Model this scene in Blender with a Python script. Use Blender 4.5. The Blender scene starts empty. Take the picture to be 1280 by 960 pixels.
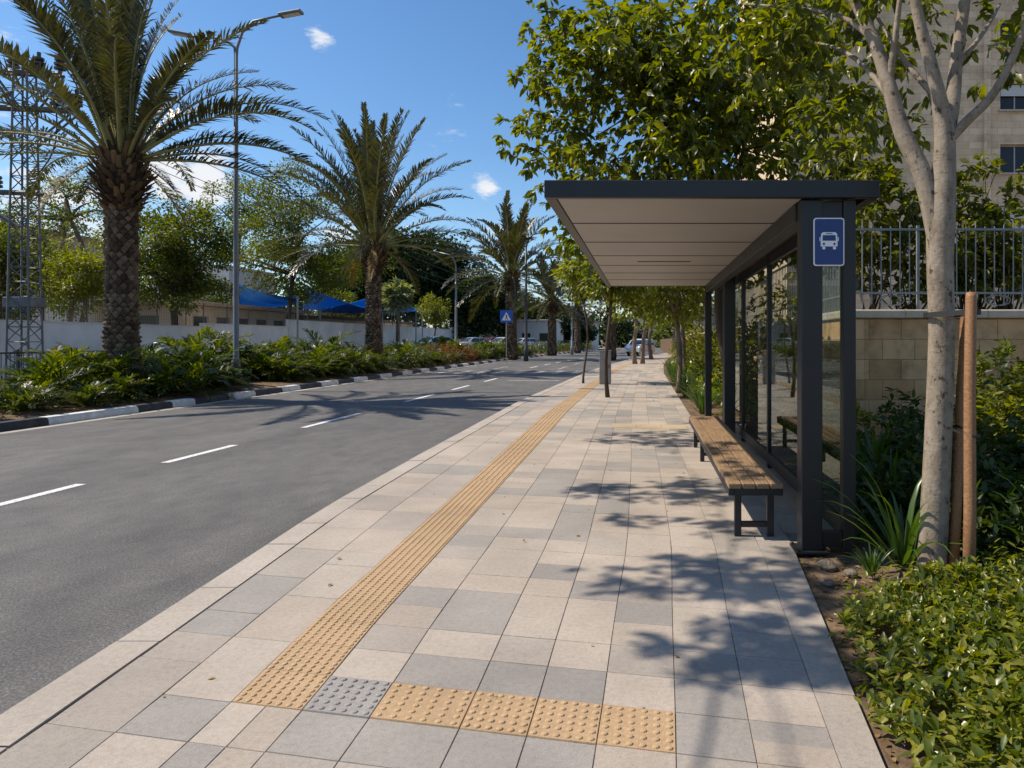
import bpy, bmesh, math, random
import numpy as np
from mathutils import Vector, Matrix, noise

scene = bpy.context.scene
COL = scene.collection
R = math.radians
rng = np.random.default_rng(7)
random.seed(7)
CAMH, F, VX, VY = 1.6, 860.0, 806.0, 426.0


def P(px, py, Y):
    """A point of the place, Y metres ahead, seen at photo pixel (px, py)."""
    return Vector(((px - VX) / F * Y, Y, CAMH + (VY - py) / F * Y))


# ------------------------------------------------------------------ objects
def tag(o, label=None, cat=None, group=None, kind=None):
    if label: o['label'] = label
    if cat: o['category'] = cat
    if group: o['group'] = group
    if kind: o['kind'] = kind
    return o


def empty(name, loc=(0, 0, 0), rz=0.0, label=None, cat=None, group=None):
    o = bpy.data.objects.new(name, None)
    COL.objects.link(o)
    o.location = loc
    o.rotation_euler = (0, 0, rz)
    o.empty_display_size = 0.2
    return tag(o, label, cat, group)


def link_mesh(name, me, parent=None):
    o = bpy.data.objects.new(name, me)
    COL.objects.link(o)
    if parent: o.parent = parent
    return o


def copy_tree(o, parent=None):
    c = o.copy()
    COL.objects.link(c)
    c.parent = parent
    for ch in list(o.children):
        copy_tree(ch, c)
    return c


class MB:
    """Collects verts and faces and links them as one mesh object."""
    def __init__(self):
        self.v, self.f, self.m = [], [], []

    def add(self, vs, fs, m=0):
        b = len(self.v)
        self.v += [tuple(p) for p in vs]
        for f in fs:
            self.f.append([b + i for i in f])
            self.m.append(m)
        return self

    def box(self, x0, x1, y0, y1, z0, z1, m=0, mat=None, bev=0.0):
        if bev > 0:
            bm = bmesh.new()
            bmesh.ops.create_cube(bm, size=1)
            for v in bm.verts:
                v.co = Vector(((x0 + x1) / 2 + v.co.x * (x1 - x0), (y0 + y1) / 2 + v.co.y * (y1 - y0),
                               (z0 + z1) / 2 + v.co.z * (z1 - z0)))
            bmesh.ops.bevel(bm, geom=bm.edges[:], offset=bev, segments=2, affect='EDGES', profile=0.5)
            bm.verts.index_update()
            vs = [v.co.copy() for v in bm.verts]
            fs = [[v.index for v in f.verts] for f in bm.faces]
            bm.free()
        else:
            vs = [Vector(p) for p in ((x0, y0, z0), (x1, y0, z0), (x1, y1, z0), (x0, y1, z0),
                                      (x0, y0, z1), (x1, y0, z1), (x1, y1, z1), (x0, y1, z1))]
            fs = [(3, 2, 1, 0), (4, 5, 6, 7), (0, 1, 5, 4), (1, 2, 6, 5), (2, 3, 7, 6), (3, 0, 4, 7)]
        if mat: vs = [mat @ v for v in vs]
        return self.add(vs, fs, m)

    def tube(self, pts, rad, n=8, m=0, cap=True):
        pts = [Vector(p) for p in pts]
        if not hasattr(rad, '__len__'): rad = [rad] * len(pts)
        vs, fs = [], []
        ref = None
        for i, p in enumerate(pts):
            t = (pts[min(i + 1, len(pts) - 1)] - pts[max(i - 1, 0)])
            if t.length < 1e-9: t = Vector((0, 0, 1))
            t.normalize()
            if ref is None:
                ref = Vector((1, 0, 0)) if abs(t.x) < 0.9 else Vector((0, 1, 0))
            s = (ref - t * ref.dot(t))
            if s.length < 1e-6: s = t.orthogonal()
            s.normalize()
            ref = s
            u = t.cross(s)
            for k in range(n):
                a = 2 * math.pi * k / n
                vs.append(p + (s * math.cos(a) + u * math.sin(a)) * rad[i])
        for i in range(len(pts) - 1):
            for k in range(n):
                a, b = i * n + k, i * n + (k + 1) % n
                fs.append((a, b, b + n, a + n))
        if cap:
            fs.append(tuple(range(n - 1, -1, -1)))
            fs.append(tuple(range((len(pts) - 1) * n, len(pts) * n)))
        return self.add(vs, fs, m)

    def bar(self, a, b, w, m=0):
        return self.tube([a, b], w / 2, n=4, m=m)

    def lathe(self, prof, n=16, m=0, c=(0, 0, 0)):
        vs, fs = [], []
        for r, z in prof:
            for k in range(n):
                a = 2 * math.pi * k / n
                vs.append((c[0] + r * math.cos(a), c[1] + r * math.sin(a), c[2] + z))
        for i in range(len(prof) - 1):
            for k in range(n):
                a, b = i * n + k, i * n + (k + 1) % n
                fs.append((a, b, b + n, a + n))
        fs.append(tuple(range(n - 1, -1, -1)))
        fs.append(tuple(range((len(prof) - 1) * n, len(prof) * n)))
        return self.add(vs, fs, m)

    def build(self, name, mats, parent=None, smooth=False):
        me = bpy.data.meshes.new(name)
        me.from_pydata(self.v, [], self.f)
        if not isinstance(mats, (list, tuple)): mats = [mats]
        for m in mats: me.materials.append(m)
        if len(mats) > 1: me.polygons.foreach_set('material_index', self.m)
        if smooth: me.polygons.foreach_set('use_smooth', [True] * len(me.polygons))
        me.update()
        return link_mesh(name, me, parent)


def mesh_tris(name, V, T, mat, smooth=False, mi=None):
    """Mesh from numpy arrays: V (n,3), T (m,3)."""
    me = bpy.data.meshes.new(name)
    n, m = len(V), len(T)
    me.vertices.add(n)
    me.vertices.foreach_set('co', np.asarray(V, dtype=np.float32).ravel())
    me.loops.add(m * 3)
    me.polygons.add(m)
    me.polygons.foreach_set('loop_start', np.arange(0, m * 3, 3, dtype=np.int32))
    me.loops.foreach_set('vertex_index', np.asarray(T, dtype=np.int32).ravel())
    for q in (mat if isinstance(mat, (list, tuple)) else [mat]): me.materials.append(q)
    if mi is not None: me.polygons.foreach_set('material_index', np.asarray(mi, dtype=np.int32))
    if smooth: me.polygons.foreach_set('use_smooth', np.ones(m, dtype=bool))
    me.update(calc_edges=True)
    return me


# ------------------------------------------------------------------ materials
class NT:
    def __init__(self, name):
        self.mat = bpy.data.materials.new(name)
        self.mat.use_nodes = True
        self.t = self.mat.node_tree
        self.t.nodes.clear()
        self.out = self.n('ShaderNodeOutputMaterial')
        self.bsdf = self.n('ShaderNodeBsdfPrincipled')
        self.l(self.bsdf.outputs[0], self.out.inputs[0])
        self._tc = None

    def n(self, typ, **kw):
        x = self.t.nodes.new(typ)
        for k, v in kw.items(): setattr(x, k, v)
        return x

    def l(self, a, b): self.t.links.new(a, b)

    def obj(self):
        if not self._tc: self._tc = self.n('ShaderNodeTexCoord')
        return self._tc.outputs['Object']

    def noise(self, scale, detail=4, rough=0.55, vec=None, stretch=None):
        x = self.n('ShaderNodeTexNoise')
        x.inputs['Scale'].default_value = scale
        x.inputs['Detail'].default_value = detail
        x.inputs['Roughness'].default_value = rough
        v = vec or self.obj()
        if stretch:
            mp = self.n('ShaderNodeMapping')
            mp.inputs['Scale'].default_value = stretch
            self.l(v, mp.inputs[0])
            v = mp.outputs[0]
        self.l(v, x.inputs['Vector'])
        return x.outputs['Fac']

    def ramp(self, fac, stops, interp='LINEAR'):
        x = self.n('ShaderNodeValToRGB')
        x.color_ramp.interpolation = interp
        e = x.color_ramp.elements
        while len(e) < len(stops): e.new(0.5)
        for i, (p, c) in enumerate(stops):
            e[i].position = p
            e[i].color = (*c, 1) if len(c) == 3 else c
        self.l(fac, x.inputs[0])
        return x.outputs[0]

    def mix(self, a, b, fac, mode='MIX'):
        x = self.n('ShaderNodeMix', data_type='RGBA', blend_type=mode)
        for k, v in ((0, fac), (6, a), (7, b)):
            if isinstance(v, (int, float)): x.inputs[k].default_value = v
            elif isinstance(v, tuple): x.inputs[k].default_value = (*v, 1) if len(v) == 3 else v
            else: self.l(v, x.inputs[k])
        return x.outputs[2]

    def math(self, op, a, b=0.0):
        x = self.n('ShaderNodeMath', operation=op)
        for k, v in ((0, a), (1, b)):
            if isinstance(v, (int, float)): x.inputs[k].default_value = v
            else: self.l(v, x.inputs[k])
        return x.outputs[0]

    def bump(self, h, strength=0.3, dist=0.01):
        x = self.n('ShaderNodeBump')
        x.inputs['Strength'].default_value = strength
        x.inputs['Distance'].default_value = dist
        self.l(h, x.inputs['Height'])
        self.l(x.outputs[0], self.bsdf.inputs['Normal'])

    def set(self, color=None, rough=0.6, metal=0.0, spec=0.5):
        b = self.bsdf
        if color is not None:
            if isinstance(color, tuple): b.inputs['Base Color'].default_value = (*color, 1)
            else: self.l(color, b.inputs['Base Color'])
        if isinstance(rough, (int, float)): b.inputs['Roughness'].default_value = rough
        else: self.l(rough, b.inputs['Roughness'])
        b.inputs['Metallic'].default_value = metal
        b.inputs['Specular IOR Level'].default_value = spec
        return self.mat


def m_var(name, c0, c1, scale=6, rough=0.6, metal=0.0, spec=0.5, bump=0.0, bdist=0.005, stretch=None, detail=5, lo=0.3, hi=0.7):
    t = NT(name)
    f = t.noise(scale, detail, stretch=stretch)
    c = t.ramp(f, [(lo, c0), (hi, c1)])
    if bump: t.bump(t.noise(scale * 3, 5, stretch=stretch), bump, bdist)
    return t.set(c, rough, metal, spec)


def m_leaf(name, c0, c1, c2, trans=0.4, rough=0.42, spec=0.45):
    """Leaf: per-leaf colour variation, light passes through the blade."""
    t = NT(name)
    g = t.n('ShaderNodeNewGeometry')
    c = t.ramp(g.outputs['Random Per Island'], [(0.0, c0), (0.55, c1), (1.0, c2)])
    t.set(c, rough, 0, spec)
    tr = t.n('ShaderNodeBsdfTranslucent')
    y = t.mix(c, (1.0, 1.0, 0.25), 1.0, 'MULTIPLY')
    hs = t.n('ShaderNodeHueSaturation')
    hs.inputs['Saturation'].default_value = 1.1
    hs.inputs['Value'].default_value = 2.2
    t.l(y, hs.inputs['Color'])
    t.l(hs.outputs[0], tr.inputs[0])
    mx = t.n('ShaderNodeMixShader')
    mx.inputs[0].default_value = trans
    t.l(t.bsdf.outputs[0], mx.inputs[1])
    t.l(tr.outputs[0], mx.inputs[2])
    t.l(mx.outputs[0], t.out.inputs[0])
    return t.mat


def m_glass(name, tint=(0.86, 0.89, 0.87), rough=0.02):
    t = NT(name)
    tp = t.n('ShaderNodeBsdfTransparent')
    tp.inputs[0].default_value = (*tint, 1)
    gl = t.n('ShaderNodeBsdfGlossy')
    gl.inputs['Roughness'].default_value = rough
    gl.inputs[0].default_value = (0.9, 0.95, 0.95, 1)
    fr = t.n('ShaderNodeFresnel')
    fr.inputs[0].default_value = 1.45
    mx = t.n('ShaderNodeMixShader')
    ge = t.n('ShaderNodeNewGeometry')
    t.l(t.math('MULTIPLY', fr.outputs[0], t.math('SUBTRACT', 1.0, ge.outputs['Backfacing'])), mx.inputs[0])
    t.l(tp.outputs[0], mx.inputs[1])
    t.l(gl.outputs[0], mx.inputs[2])
    t.l(mx.outputs[0], t.out.inputs[0])
    return t.mat


def m_paver(name, cols, blotch=0.10):
    t = NT(name)
    g = t.n('ShaderNodeNewGeometry')
    base = t.ramp(g.outputs['Random Per Island'], [(i / max(1, len(cols) - 1), c) for i, c in enumerate(cols)])
    n1 = t.ramp(t.noise(1.3, 6, 0.6), [(0.3, (1 - blotch * 2,) * 3), (0.7, (1 + blotch * .6,) * 3)])
    c = t.mix(base, n1, 1.0, 'MULTIPLY')
    md = t.ramp(t.noise(34, 5, 0.75), [(0.30, (0.80, 0.795, 0.79)), (0.5, (1, 1, 1)), (0.70, (1.13, 1.12, 1.11))])
    c = t.mix(c, md, 0.9, 'MULTIPLY')
    wide = t.ramp(t.noise(0.7, 4, 0.6), [(0.3, (0.86, 0.85, 0.84)), (0.7, (1.05, 1.05, 1.05))])
    c = t.mix(c, wide, 1.0, 'MULTIPLY')
    sp = t.ramp(t.noise(160, 2, 0.6), [(0.32, (0.72, 0.71, 0.70)), (0.5, (1, 1, 1)), (0.72, (1.12, 1.11, 1.1))])
    c = t.mix(c, sp, 0.75, 'MULTIPLY')
    st = t.ramp(t.noise(9, 5, 0.7), [(0.24, (0.62, 0.6, 0.58)), (0.36, (1, 1, 1))])
    c = t.mix(c, st, 0.7, 'MULTIPLY')
    t.bump(t.noise(220, 3), 0.22, 0.003)
    return t.set(c, 0.72, 0, 0.35)


def m_asphalt():
    t = NT('asphalt')
    base = t.ramp(t.noise(0.35, 6, 0.62, stretch=(1.6, 0.5, 1)), [(0.28, (0.078, 0.075, 0.072)), (0.72, (0.122, 0.118, 0.113))])
    fine = t.ramp(t.noise(62, 4, 0.8), [(0.32, (0.30, 0.30, 0.30)), (0.5, (1, 1, 1)), (0.66, (2.3, 2.25, 2.2))])
    c = t.mix(base, fine, 0.8, 'MULTIPLY')
    patch = t.ramp(t.noise(2.6, 5, 0.7, stretch=(1.2, 0.8, 1)), [(0.3, (0.74, 0.74, 0.75)), (0.7, (1.22, 1.21, 1.19))])
    c = t.mix(c, patch, 0.9, 'MULTIPLY')
    track = t.ramp(t.noise(0.9, 5, 0.6, stretch=(1.3, 0.45, 1)), [(0.34, (0.82, 0.82, 0.83)), (0.62, (1.08, 1.08, 1.07))])
    c = t.mix(c, track, 0.8, 'MULTIPLY')
    crack = t.n('ShaderNodeTexVoronoi', feature='DISTANCE_TO_EDGE')
    crack.inputs['Scale'].default_value = 0.32
    wv = t.n('ShaderNodeVectorMath', operation='ADD')
    nz_ = t.n('ShaderNodeTexNoise')
    nz_.inputs['Scale'].default_value = 1.7
    nz_.inputs['Detail'].default_value = 6
    t.l(t.obj(), nz_.inputs['Vector'])
    t.l(t.obj(), wv.inputs[0])
    t.l(nz_.outputs['Color'], wv.inputs[1])
    t.l(wv.outputs[0], crack.inputs['Vector'])
    ck = t.ramp(crack.outputs['Distance'], [(0.0, (0.55, 0.55, 0.55)), (0.004, (1, 1, 1))])
    c = t.mix(c, ck, t.ramp(t.noise(0.25, 3), [(0.5, (0, 0, 0)), (0.6, (0.8, 0.8, 0.8))]), 'MULTIPLY')
    spot = t.ramp(t.noise(1.1, 3, 0.5), [(0.22, (0.62, 0.62, 0.62)), (0.31, (1, 1, 1))])
    c = t.mix(c, spot, 0.7, 'MULTIPLY')
    t.bump(t.noise(80, 4, 0.75), 0.8, 0.008)
    return t.set(c, 0.78, 0, 0.4)


def m_wood(name, c0, c1):
    t = NT(name)
    f = t.noise(9, 6, 0.6, stretch=(9, 0.5, 9))
    c = t.ramp(f, [(0.3, c0), (0.7, c1)])
    g = t.n('ShaderNodeNewGeometry')
    v = t.ramp(g.outputs['Random Per Island'], [(0, (0.8, 0.8, 0.8)), (1, (1.15, 1.12, 1.1))])
    c = t.mix(c, v, 1.0, 'MULTIPLY')
    t.bump(f, 0.25, 0.004)
    return t.set(c, 0.6, 0, 0.35)


def m_stone(name, cols, bw, bh, mortar, mort=0.006, bump=0.5, axis='XZ', noise_s=7, vary=0.5):
    """Coursed stone: brick pattern in the wall's own plane."""
    t = NT(name)
    sep = t.n('ShaderNodeSeparateXYZ')
    t.l(t.obj(), sep.inputs[0])
    cmb = t.n('ShaderNodeCombineXYZ')
    hz = t.math('ADD', sep.outputs[0], sep.outputs[1])
    t.l(hz, cmb.inputs[0])
    t.l(sep.outputs[2], cmb.inputs[1])
    br = t.n('ShaderNodeTexBrick')
    br.inputs['Scale'].default_value = 1
    br.inputs['Brick Width'].default_value = bw
    br.inputs['Row Height'].default_value = bh
    br.inputs['Mortar Size'].default_value = mort
    br.inputs['Mortar Smooth'].default_value = 0.3
    br.offset = 0.42
    br.inputs['Color1'].default_value = (*cols[0], 1)
    br.inputs['Color2'].default_value = (*cols[1], 1)
    br.inputs['Mortar'].default_value = (*mortar, 1)
    t.l(cmb.outputs[0], br.inputs['Vector'])
    n = t.ramp(t.noise(noise_s, 6, 0.65), [(0.30, (0.55, 0.51, 0.46)), (0.5, (0.95, 0.94, 0.93)), (0.72, (1.18, 1.15, 1.10))])
    c = t.mix(br.outputs['Color'], n, vary, 'MULTIPLY')
    h = t.math('ADD', t.math('MULTIPLY', br.outputs['Fac'], -1.0), t.math('MULTIPLY', t.noise(noise_s * 4, 5), 0.35))
    t.bump(h, bump, 0.012)
    return t.set(c, 0.85, 0, 0.25)


M = {}
M['asphalt'] = m_asphalt()
M['paint'] = NT('road_paint')
_t = M['paint']
_c = _t.ramp(_t.noise(30, 5, 0.7), [(0.34, (0.22, 0.22, 0.22)), (0.50, (0.72, 0.72, 0.70))])
M['paint'] = _t.set(_c, 0.6, 0, 0.3)
_t = NT('worn_road_paint')
_c = _t.ramp(_t.noise(14, 6, 0.75), [(0.44, (0.12, 0.12, 0.12)), (0.62, (0.62, 0.61, 0.58))])
M['worn_paint'] = _t.set(_c, 0.7, 0, 0.3)
M['paver_beige'] = m_paver('paver_beige', [(0.385, 0.325, 0.265), (0.435, 0.37, 0.305), (0.41, 0.355, 0.295), (0.455, 0.39, 0.325)])
M['paver_pale'] = m_paver('paver_pale_grey', [(0.34, 0.30, 0.255), (0.385, 0.335, 0.285), (0.36, 0.32, 0.27)])
M['paver_grey'] = m_paver('paver_grey', [(0.285, 0.262, 0.235), (0.335, 0.305, 0.27), (0.31, 0.285, 0.255)])
M['paver_joint'] = m_var('paver_joint', (0.15, 0.13, 0.11), (0.27, 0.235, 0.20), 14, 0.95, spec=0.1)
M['kerb_stone'] = m_paver('kerb_stone', [(0.40, 0.35, 0.295), (0.45, 0.395, 0.335), (0.42, 0.37, 0.315)], 0.08)
M['tactile'] = m_paver('tactile_yellow', [(0.42, 0.285, 0.155), (0.455, 0.31, 0.175), (0.435, 0.295, 0.165)], 0.12)
M['tactile_grey'] = m_paver('tactile_grey', [(0.29, 0.272, 0.25), (0.32, 0.298, 0.275)], 0.12)
M['kerb_white'] = m_var('kerb_white_paint', (0.52, 0.52, 0.50), (0.74, 0.74, 0.71), 5, 0.7, spec=0.3, bump=0.3)
M['kerb_black'] = m_var('kerb_black_paint', (0.022, 0.024, 0.028), (0.055, 0.055, 0.06), 5, 0.6, spec=0.3, bump=0.3)
M['soil'] = m_var('dry_soil', (0.085, 0.055, 0.034), (0.22, 0.155, 0.10), 7, 0.95, spec=0.1, bump=0.9, bdist=0.03)
M['ground'] = m_var('dusty_ground', (0.13, 0.11, 0.085), (0.22, 0.19, 0.15), 0.4, 0.95, spec=0.1)
M['dark_metal'] = m_var('charcoal_painted_metal', (0.009, 0.010, 0.0115), (0.015, 0.0165, 0.018), 3, 0.45, spec=0.5)
M['ceiling'] = m_var('ceiling_panel_metal', (0.36, 0.33, 0.30), (0.41, 0.375, 0.34), 1.2, 0.5, spec=0.3)
M['glass'] = m_glass('shelter_glass')
M['bench_wood'] = m_wood('bench_timber', (0.17, 0.105, 0.056), (0.34, 0.225, 0.125))
M['stake_wood'] = m_wood('stake_timber', (0.17, 0.080, 0.034), (0.33, 0.175, 0.080))
M['rubber'] = NT('black_rubber').set((0.015, 0.015, 0.016), 0.6)
M['sign_blue'] = NT('sign_blue').set((0.006, 0.035, 0.16), 0.35)
M['sign_white'] = NT('sign_white').set((0.78, 0.79, 0.80), 0.4)
M['sign_blue_bright'] = NT('crossing_sign_blue').set((0.012, 0.10, 0.50), 0.4)
M['sign_back'] = NT('sign_back_grey').set((0.3, 0.3, 0.31), 0.5, 0.6)
M['sign_black'] = NT('sign_black').set((0.015, 0.015, 0.015), 0.5)
M['galv'] = m_var('galvanised_steel', (0.22, 0.235, 0.25), (0.34, 0.355, 0.37), 4, 0.5, 0.5)
M['pylon_steel'] = m_var('weathered_pylon_steel', (0.10, 0.105, 0.11), (0.17, 0.175, 0.18), 3, 0.6, 0.3)
M['fence_paint'] = m_var('pale_grey_fence_paint', (0.17, 0.185, 0.19), (0.23, 0.25, 0.255), 3, 0.5)
M['pole_grey'] = m_var('grey_pole_paint', (0.12, 0.13, 0.145), (0.17, 0.18, 0.20), 2, 0.5, 0.2)
M['pole_dark'] = m_var('dark_pole_paint', (0.03, 0.034, 0.04), (0.05, 0.055, 0.06), 2, 0.5)
M['lamp_glass'] = NT('lamp_lens').set((0.6, 0.6, 0.58), 0.2)
M['insulator'] = NT('brown_insulator').set((0.05, 0.032, 0.025), 0.25)
M['stone_wall'] = m_stone('tan_ashlar', ((0.48, 0.285, 0.135), (0.68, 0.45, 0.25)), 0.43, 0.27, (0.26, 0.155, 0.085), 0.005, 0.22, noise_s=2.6, vary=1.0)
M['stone_cap'] = m_stone('pale_coping', ((0.50, 0.43, 0.34), (0.55, 0.47, 0.37)), 1.1, 3.0, (0.28, 0.23, 0.17), 0.006, 0.4)
M['facade'] = m_stone('pale_facade_stone', ((0.60, 0.45, 0.285), (0.78, 0.61, 0.42)), 0.62, 0.30, (0.46, 0.365, 0.265), 0.010, 0.3, noise_s=1.2, vary=0.65)
M['win_glass'] = NT('window_glass').set((0.030, 0.034, 0.038), 0.12, 0, 0.28)
M['win_frame'] = NT('window_frame').set((0.40, 0.40, 0.39), 0.5)
M['shutter'] = NT('roller_shutter').set((0.62, 0.62, 0.60), 0.55)
M['white_wall'] = m_var('whitewashed_wall', (0.60, 0.60, 0.60), (0.80, 0.79, 0.77), 0.7, 0.85, spec=0.2)
M['plaster_beige'] = m_var('beige_plaster', (0.42, 0.34, 0.25), (0.54, 0.45, 0.34), 0.6, 0.9, spec=0.2)
M['plaster_pale'] = m_var('pale_plaster', (0.60, 0.58, 0.54), (0.72, 0.69, 0.64), 0.6, 0.9, spec=0.2)
M['roof_tile'] = m_var('flat_roof_edge', (0.30, 0.22, 0.15), (0.40, 0.30, 0.21), 2, 0.8)
M['dark_wall'] = m_var('brown_cladding', (0.10, 0.08, 0.06), (0.15, 0.12, 0.09), 2, 0.8)
_t = NT('blue_shade_cloth')
_t.set((0.045, 0.27, 0.60), 0.75, 0, 0.2)
_tr = _t.n('ShaderNodeBsdfTranslucent')
_tr.inputs[0].default_value = (0.045, 0.27, 0.60, 1)
_mx = _t.n('ShaderNodeMixShader')
_mx.inputs[0].default_value = 0.5
_t.l(_t.bsdf.outputs[0], _mx.inputs[1])
_t.l(_tr.outputs[0], _mx.inputs[2])
_t.l(_mx.outputs[0], _t.out.inputs[0])
M['sail'] = _t.mat
M['mesh_fence'] = NT('mesh_fence_wire').set((0.12, 0.12, 0.12), 0.6, 0.4)
M['tyre'] = NT('tyre_rubber').set((0.02, 0.02, 0.02), 0.85)
M['rim'] = NT('alloy_rim').set((0.45, 0.46, 0.47), 0.35, 0.8)
M['car_glass'] = NT('car_window').set((0.02, 0.03, 0.04), 0.05, 0, 0.9)
M['lamp_red'] = NT('tail_lamp').set((0.4, 0.02, 0.015), 0.25)
M['lamp_clear'] = NT('head_lamp').set((0.7, 0.72, 0.74), 0.12)
M['plate'] = NT('number_plate').set((0.65, 0.5, 0.06), 0.5)
M['cabinet'] = m_var('grey_cabinet_metal', (0.24, 0.235, 0.225), (0.31, 0.30, 0.29), 3, 0.55, 0.3)


def m_car(name, c):
    t = NT(name)
    t.set(c, 0.28, 0.2, 0.5)
    t.bsdf.inputs['Coat Weight'].default_value = 0.6
    return t.mat


def m_bark_pale():
    t = NT('pale_mottled_bark')
    f = t.noise(7, 6, 0.65, stretch=(1.6, 1.6, 0.8))
    c = t.ramp(f, [(0.25, (0.11, 0.085, 0.062)), (0.45, (0.235, 0.19, 0.14)), (0.7, (0.345, 0.29, 0.225))])
    ring = t.noise(11, 4, 0.7, stretch=(0.6, 0.6, 5))
    c = t.mix(c, t.ramp(ring, [(0.30, (0.5, 0.46, 0.42)), (0.42, (1, 1, 1))]), 0.8, 'MULTIPLY')
    sp = t.noise(21, 3, 0.6, stretch=(1, 1, .7))
    c = t.mix(c, t.ramp(sp, [(0.33, (0.22, 0.18, 0.15)), (0.40, (1, 1, 1))]), 0.9, 'MULTIPLY')
    t.bump(t.noise(18, 6, 0.65, stretch=(1, 1, 1.2)), 0.45, 0.018)
    return t.set(c, 0.8, 0, 0.25)


M['bark_pale'] = m_bark_pale()
M['bark_grey'] = m_var('grey_brown_bark', (0.10, 0.078, 0.058), (0.24, 0.195, 0.15), 8, 0.9, spec=0.2, bump=0.7, bdist=0.02, stretch=(2, 2, 0.5))
M['bark_dark'] = m_var('dark_bark', (0.045, 0.034, 0.025), (0.11, 0.085, 0.062), 6, 0.9, spec=0.2, bump=0.7, bdist=0.02, stretch=(2, 2, 0.5))
_t = NT('palm_trunk_scales')
_g = _t.n('ShaderNodeNewGeometry')
_c = _t.ramp(_g.outputs['Random Per Island'], [(0, (0.065, 0.045, 0.030)), (0.6, (0.155, 0.115, 0.080)), (1, (0.25, 0.19, 0.13))])
_c = _t.mix(_c, _t.ramp(_t.noise(20, 5, 0.7), [(0.3, (0.55, 0.52, 0.5)), (0.65, (1.15, 1.12, 1.1))]), 0.8, 'MULTIPLY')
_t.bump(_t.noise(40, 4, stretch=(2, 2, 0.4)), 0.5, 0.015)
M['palm_scale'] = _t.set(_c, 0.9, 0, 0.15)
_t = NT('palm_boss_fibre')
_g = _t.n('ShaderNodeNewGeometry')
_c = _t.ramp(_g.outputs['Random Per Island'], [(0, (0.05, 0.032, 0.02)), (0.6, (0.12, 0.075, 0.042)), (1, (0.22, 0.14, 0.07))])
M['palm_boss'] = _t.set(_c, 0.9, 0, 0.15)
M['palm_core'] = m_var('palm_trunk_core', (0.035, 0.025, 0.018), (0.07, 0.05, 0.036), 12, 0.95, spec=0.1)
M['rachis'] = m_var('frond_stalk', (0.20, 0.20, 0.06), (0.30, 0.27, 0.10), 3, 0.5)
M['leaf_palm'] = m_leaf('palm_leaflet', (0.040, 0.043, 0.018), (0.062, 0.064, 0.027), (0.105, 0.098, 0.042), 0.13, 0.38, 0.5)
M['leaf_palm_dry'] = m_leaf('dry_palm_leaflet', (0.16, 0.10, 0.045), (0.22, 0.15, 0.07), (0.30, 0.21, 0.10), 0.25, 0.6, 0.3)
M['leaf_broad'] = m_leaf('broad_leaf', (0.062, 0.078, 0.011), (0.100, 0.116, 0.015), (0.180, 0.178, 0.022), 0.45, 0.38, 0.5)
M['leaf_hedge'] = m_leaf('hedge_leaf', (0.055, 0.070, 0.010), (0.092, 0.105, 0.014), (0.19, 0.18, 0.022), 0.42, 0.42, 0.45)
M['leaf_cover'] = m_leaf('ground_cover_leaf', (0.055, 0.080, 0.010), (0.115, 0.145, 0.018), (0.29, 0.27, 0.04), 0.38, 0.33, 0.6)
M['leaf_dark'] = m_leaf('dark_shrub_leaf', (0.024, 0.044, 0.009), (0.042, 0.066, 0.012), (0.072, 0.095, 0.018), 0.30, 0.50, 0.4)
M['leaf_strap'] = m_leaf('strap_leaf', (0.030, 0.065, 0.014), (0.055, 0.105, 0.02), (0.11, 0.16, 0.03), 0.32, 0.28, 0.6)
M['leaf_fern'] = m_leaf('fern_leaf', (0.022, 0.040, 0.009), (0.046, 0.068, 0.012), (0.145, 0.145, 0.022), 0.36, 0.42, 0.4)
M['leaf_far'] = m_leaf('far_tree_leaf', (0.050, 0.066, 0.016), (0.084, 0.102, 0.022), (0.145, 0.155, 0.032), 0.40, 0.5, 0.3)
M['leaf_pine'] = m_leaf('dark_evergreen_leaf', (0.020, 0.036, 0.014), (0.032, 0.052, 0.019), (0.05, 0.072, 0.024), 0.18, 0.6, 0.25)
M['leaf_yellow'] = m_leaf('yellow_green_leaf', (0.085, 0.105, 0.014), (0.14, 0.155, 0.02), (0.22, 0.215, 0.03), 0.42, 0.45, 0.35)
M['leaf_silver'] = m_leaf('silver_fan_leaf', (0.16, 0.19, 0.13), (0.25, 0.28, 0.20), (0.36, 0.38, 0.28), 0.2, 0.5, 0.3)
M['leaf_red'] = m_leaf('reddish_leaf', (0.10, 0.045, 0.02), (0.14, 0.06, 0.03), (0.16, 0.09, 0.03), 0.3, 0.5, 0.3)
M['litter'] = m_leaf('fallen_leaf', (0.14, 0.08, 0.03), (0.22, 0.15, 0.06), (0.3, 0.2, 0.08), 0.1, 0.7, 0.2)


# ------------------------------------------------------------------ leaves
LEAF = {
    # (verts in (side, along, up), tris)
    'broad': (np.array([(0, 0, 0), (-.15, .22, .04), (-.225, .50, .06), (-.14, .76, .01), (0, 1.0, -.14), (.14, .76, .01), (.225, .50, .06), (.15, .22, .04), (0, .45, -.02)], float),
              [(0, 8, 1), (1, 8, 2), (2, 8, 3), (3, 8, 4), (4, 8, 5), (5, 8, 6), (6, 8, 7), (7, 8, 0)]),
    'oval': (np.array([(0, 0, 0), (-.20, .40, .05), (-.13, .75, .02), (0, 1.0, -.08), (.13, .75, .02), (.20, .40, .05), (0, .5, -.02)], float),
             [(0, 6, 1), (1, 6, 2), (2, 6, 3), (3, 6, 4), (4, 6, 5), (5, 6, 0)]),
    'simple': (np.array([(0, 0, 0), (-.27, .5, .07), (0, 1.0, -.05), (.27, .5, .07)], float), [(0, 2, 1), (0, 3, 2)]),
    'tuft': (np.array([(0, 0, 0), (-.42, .55, .14), (0, 1.0, -.05), (.40, .6, -.12)], float), [(0, 2, 1), (0, 3, 2)]),
}


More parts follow.
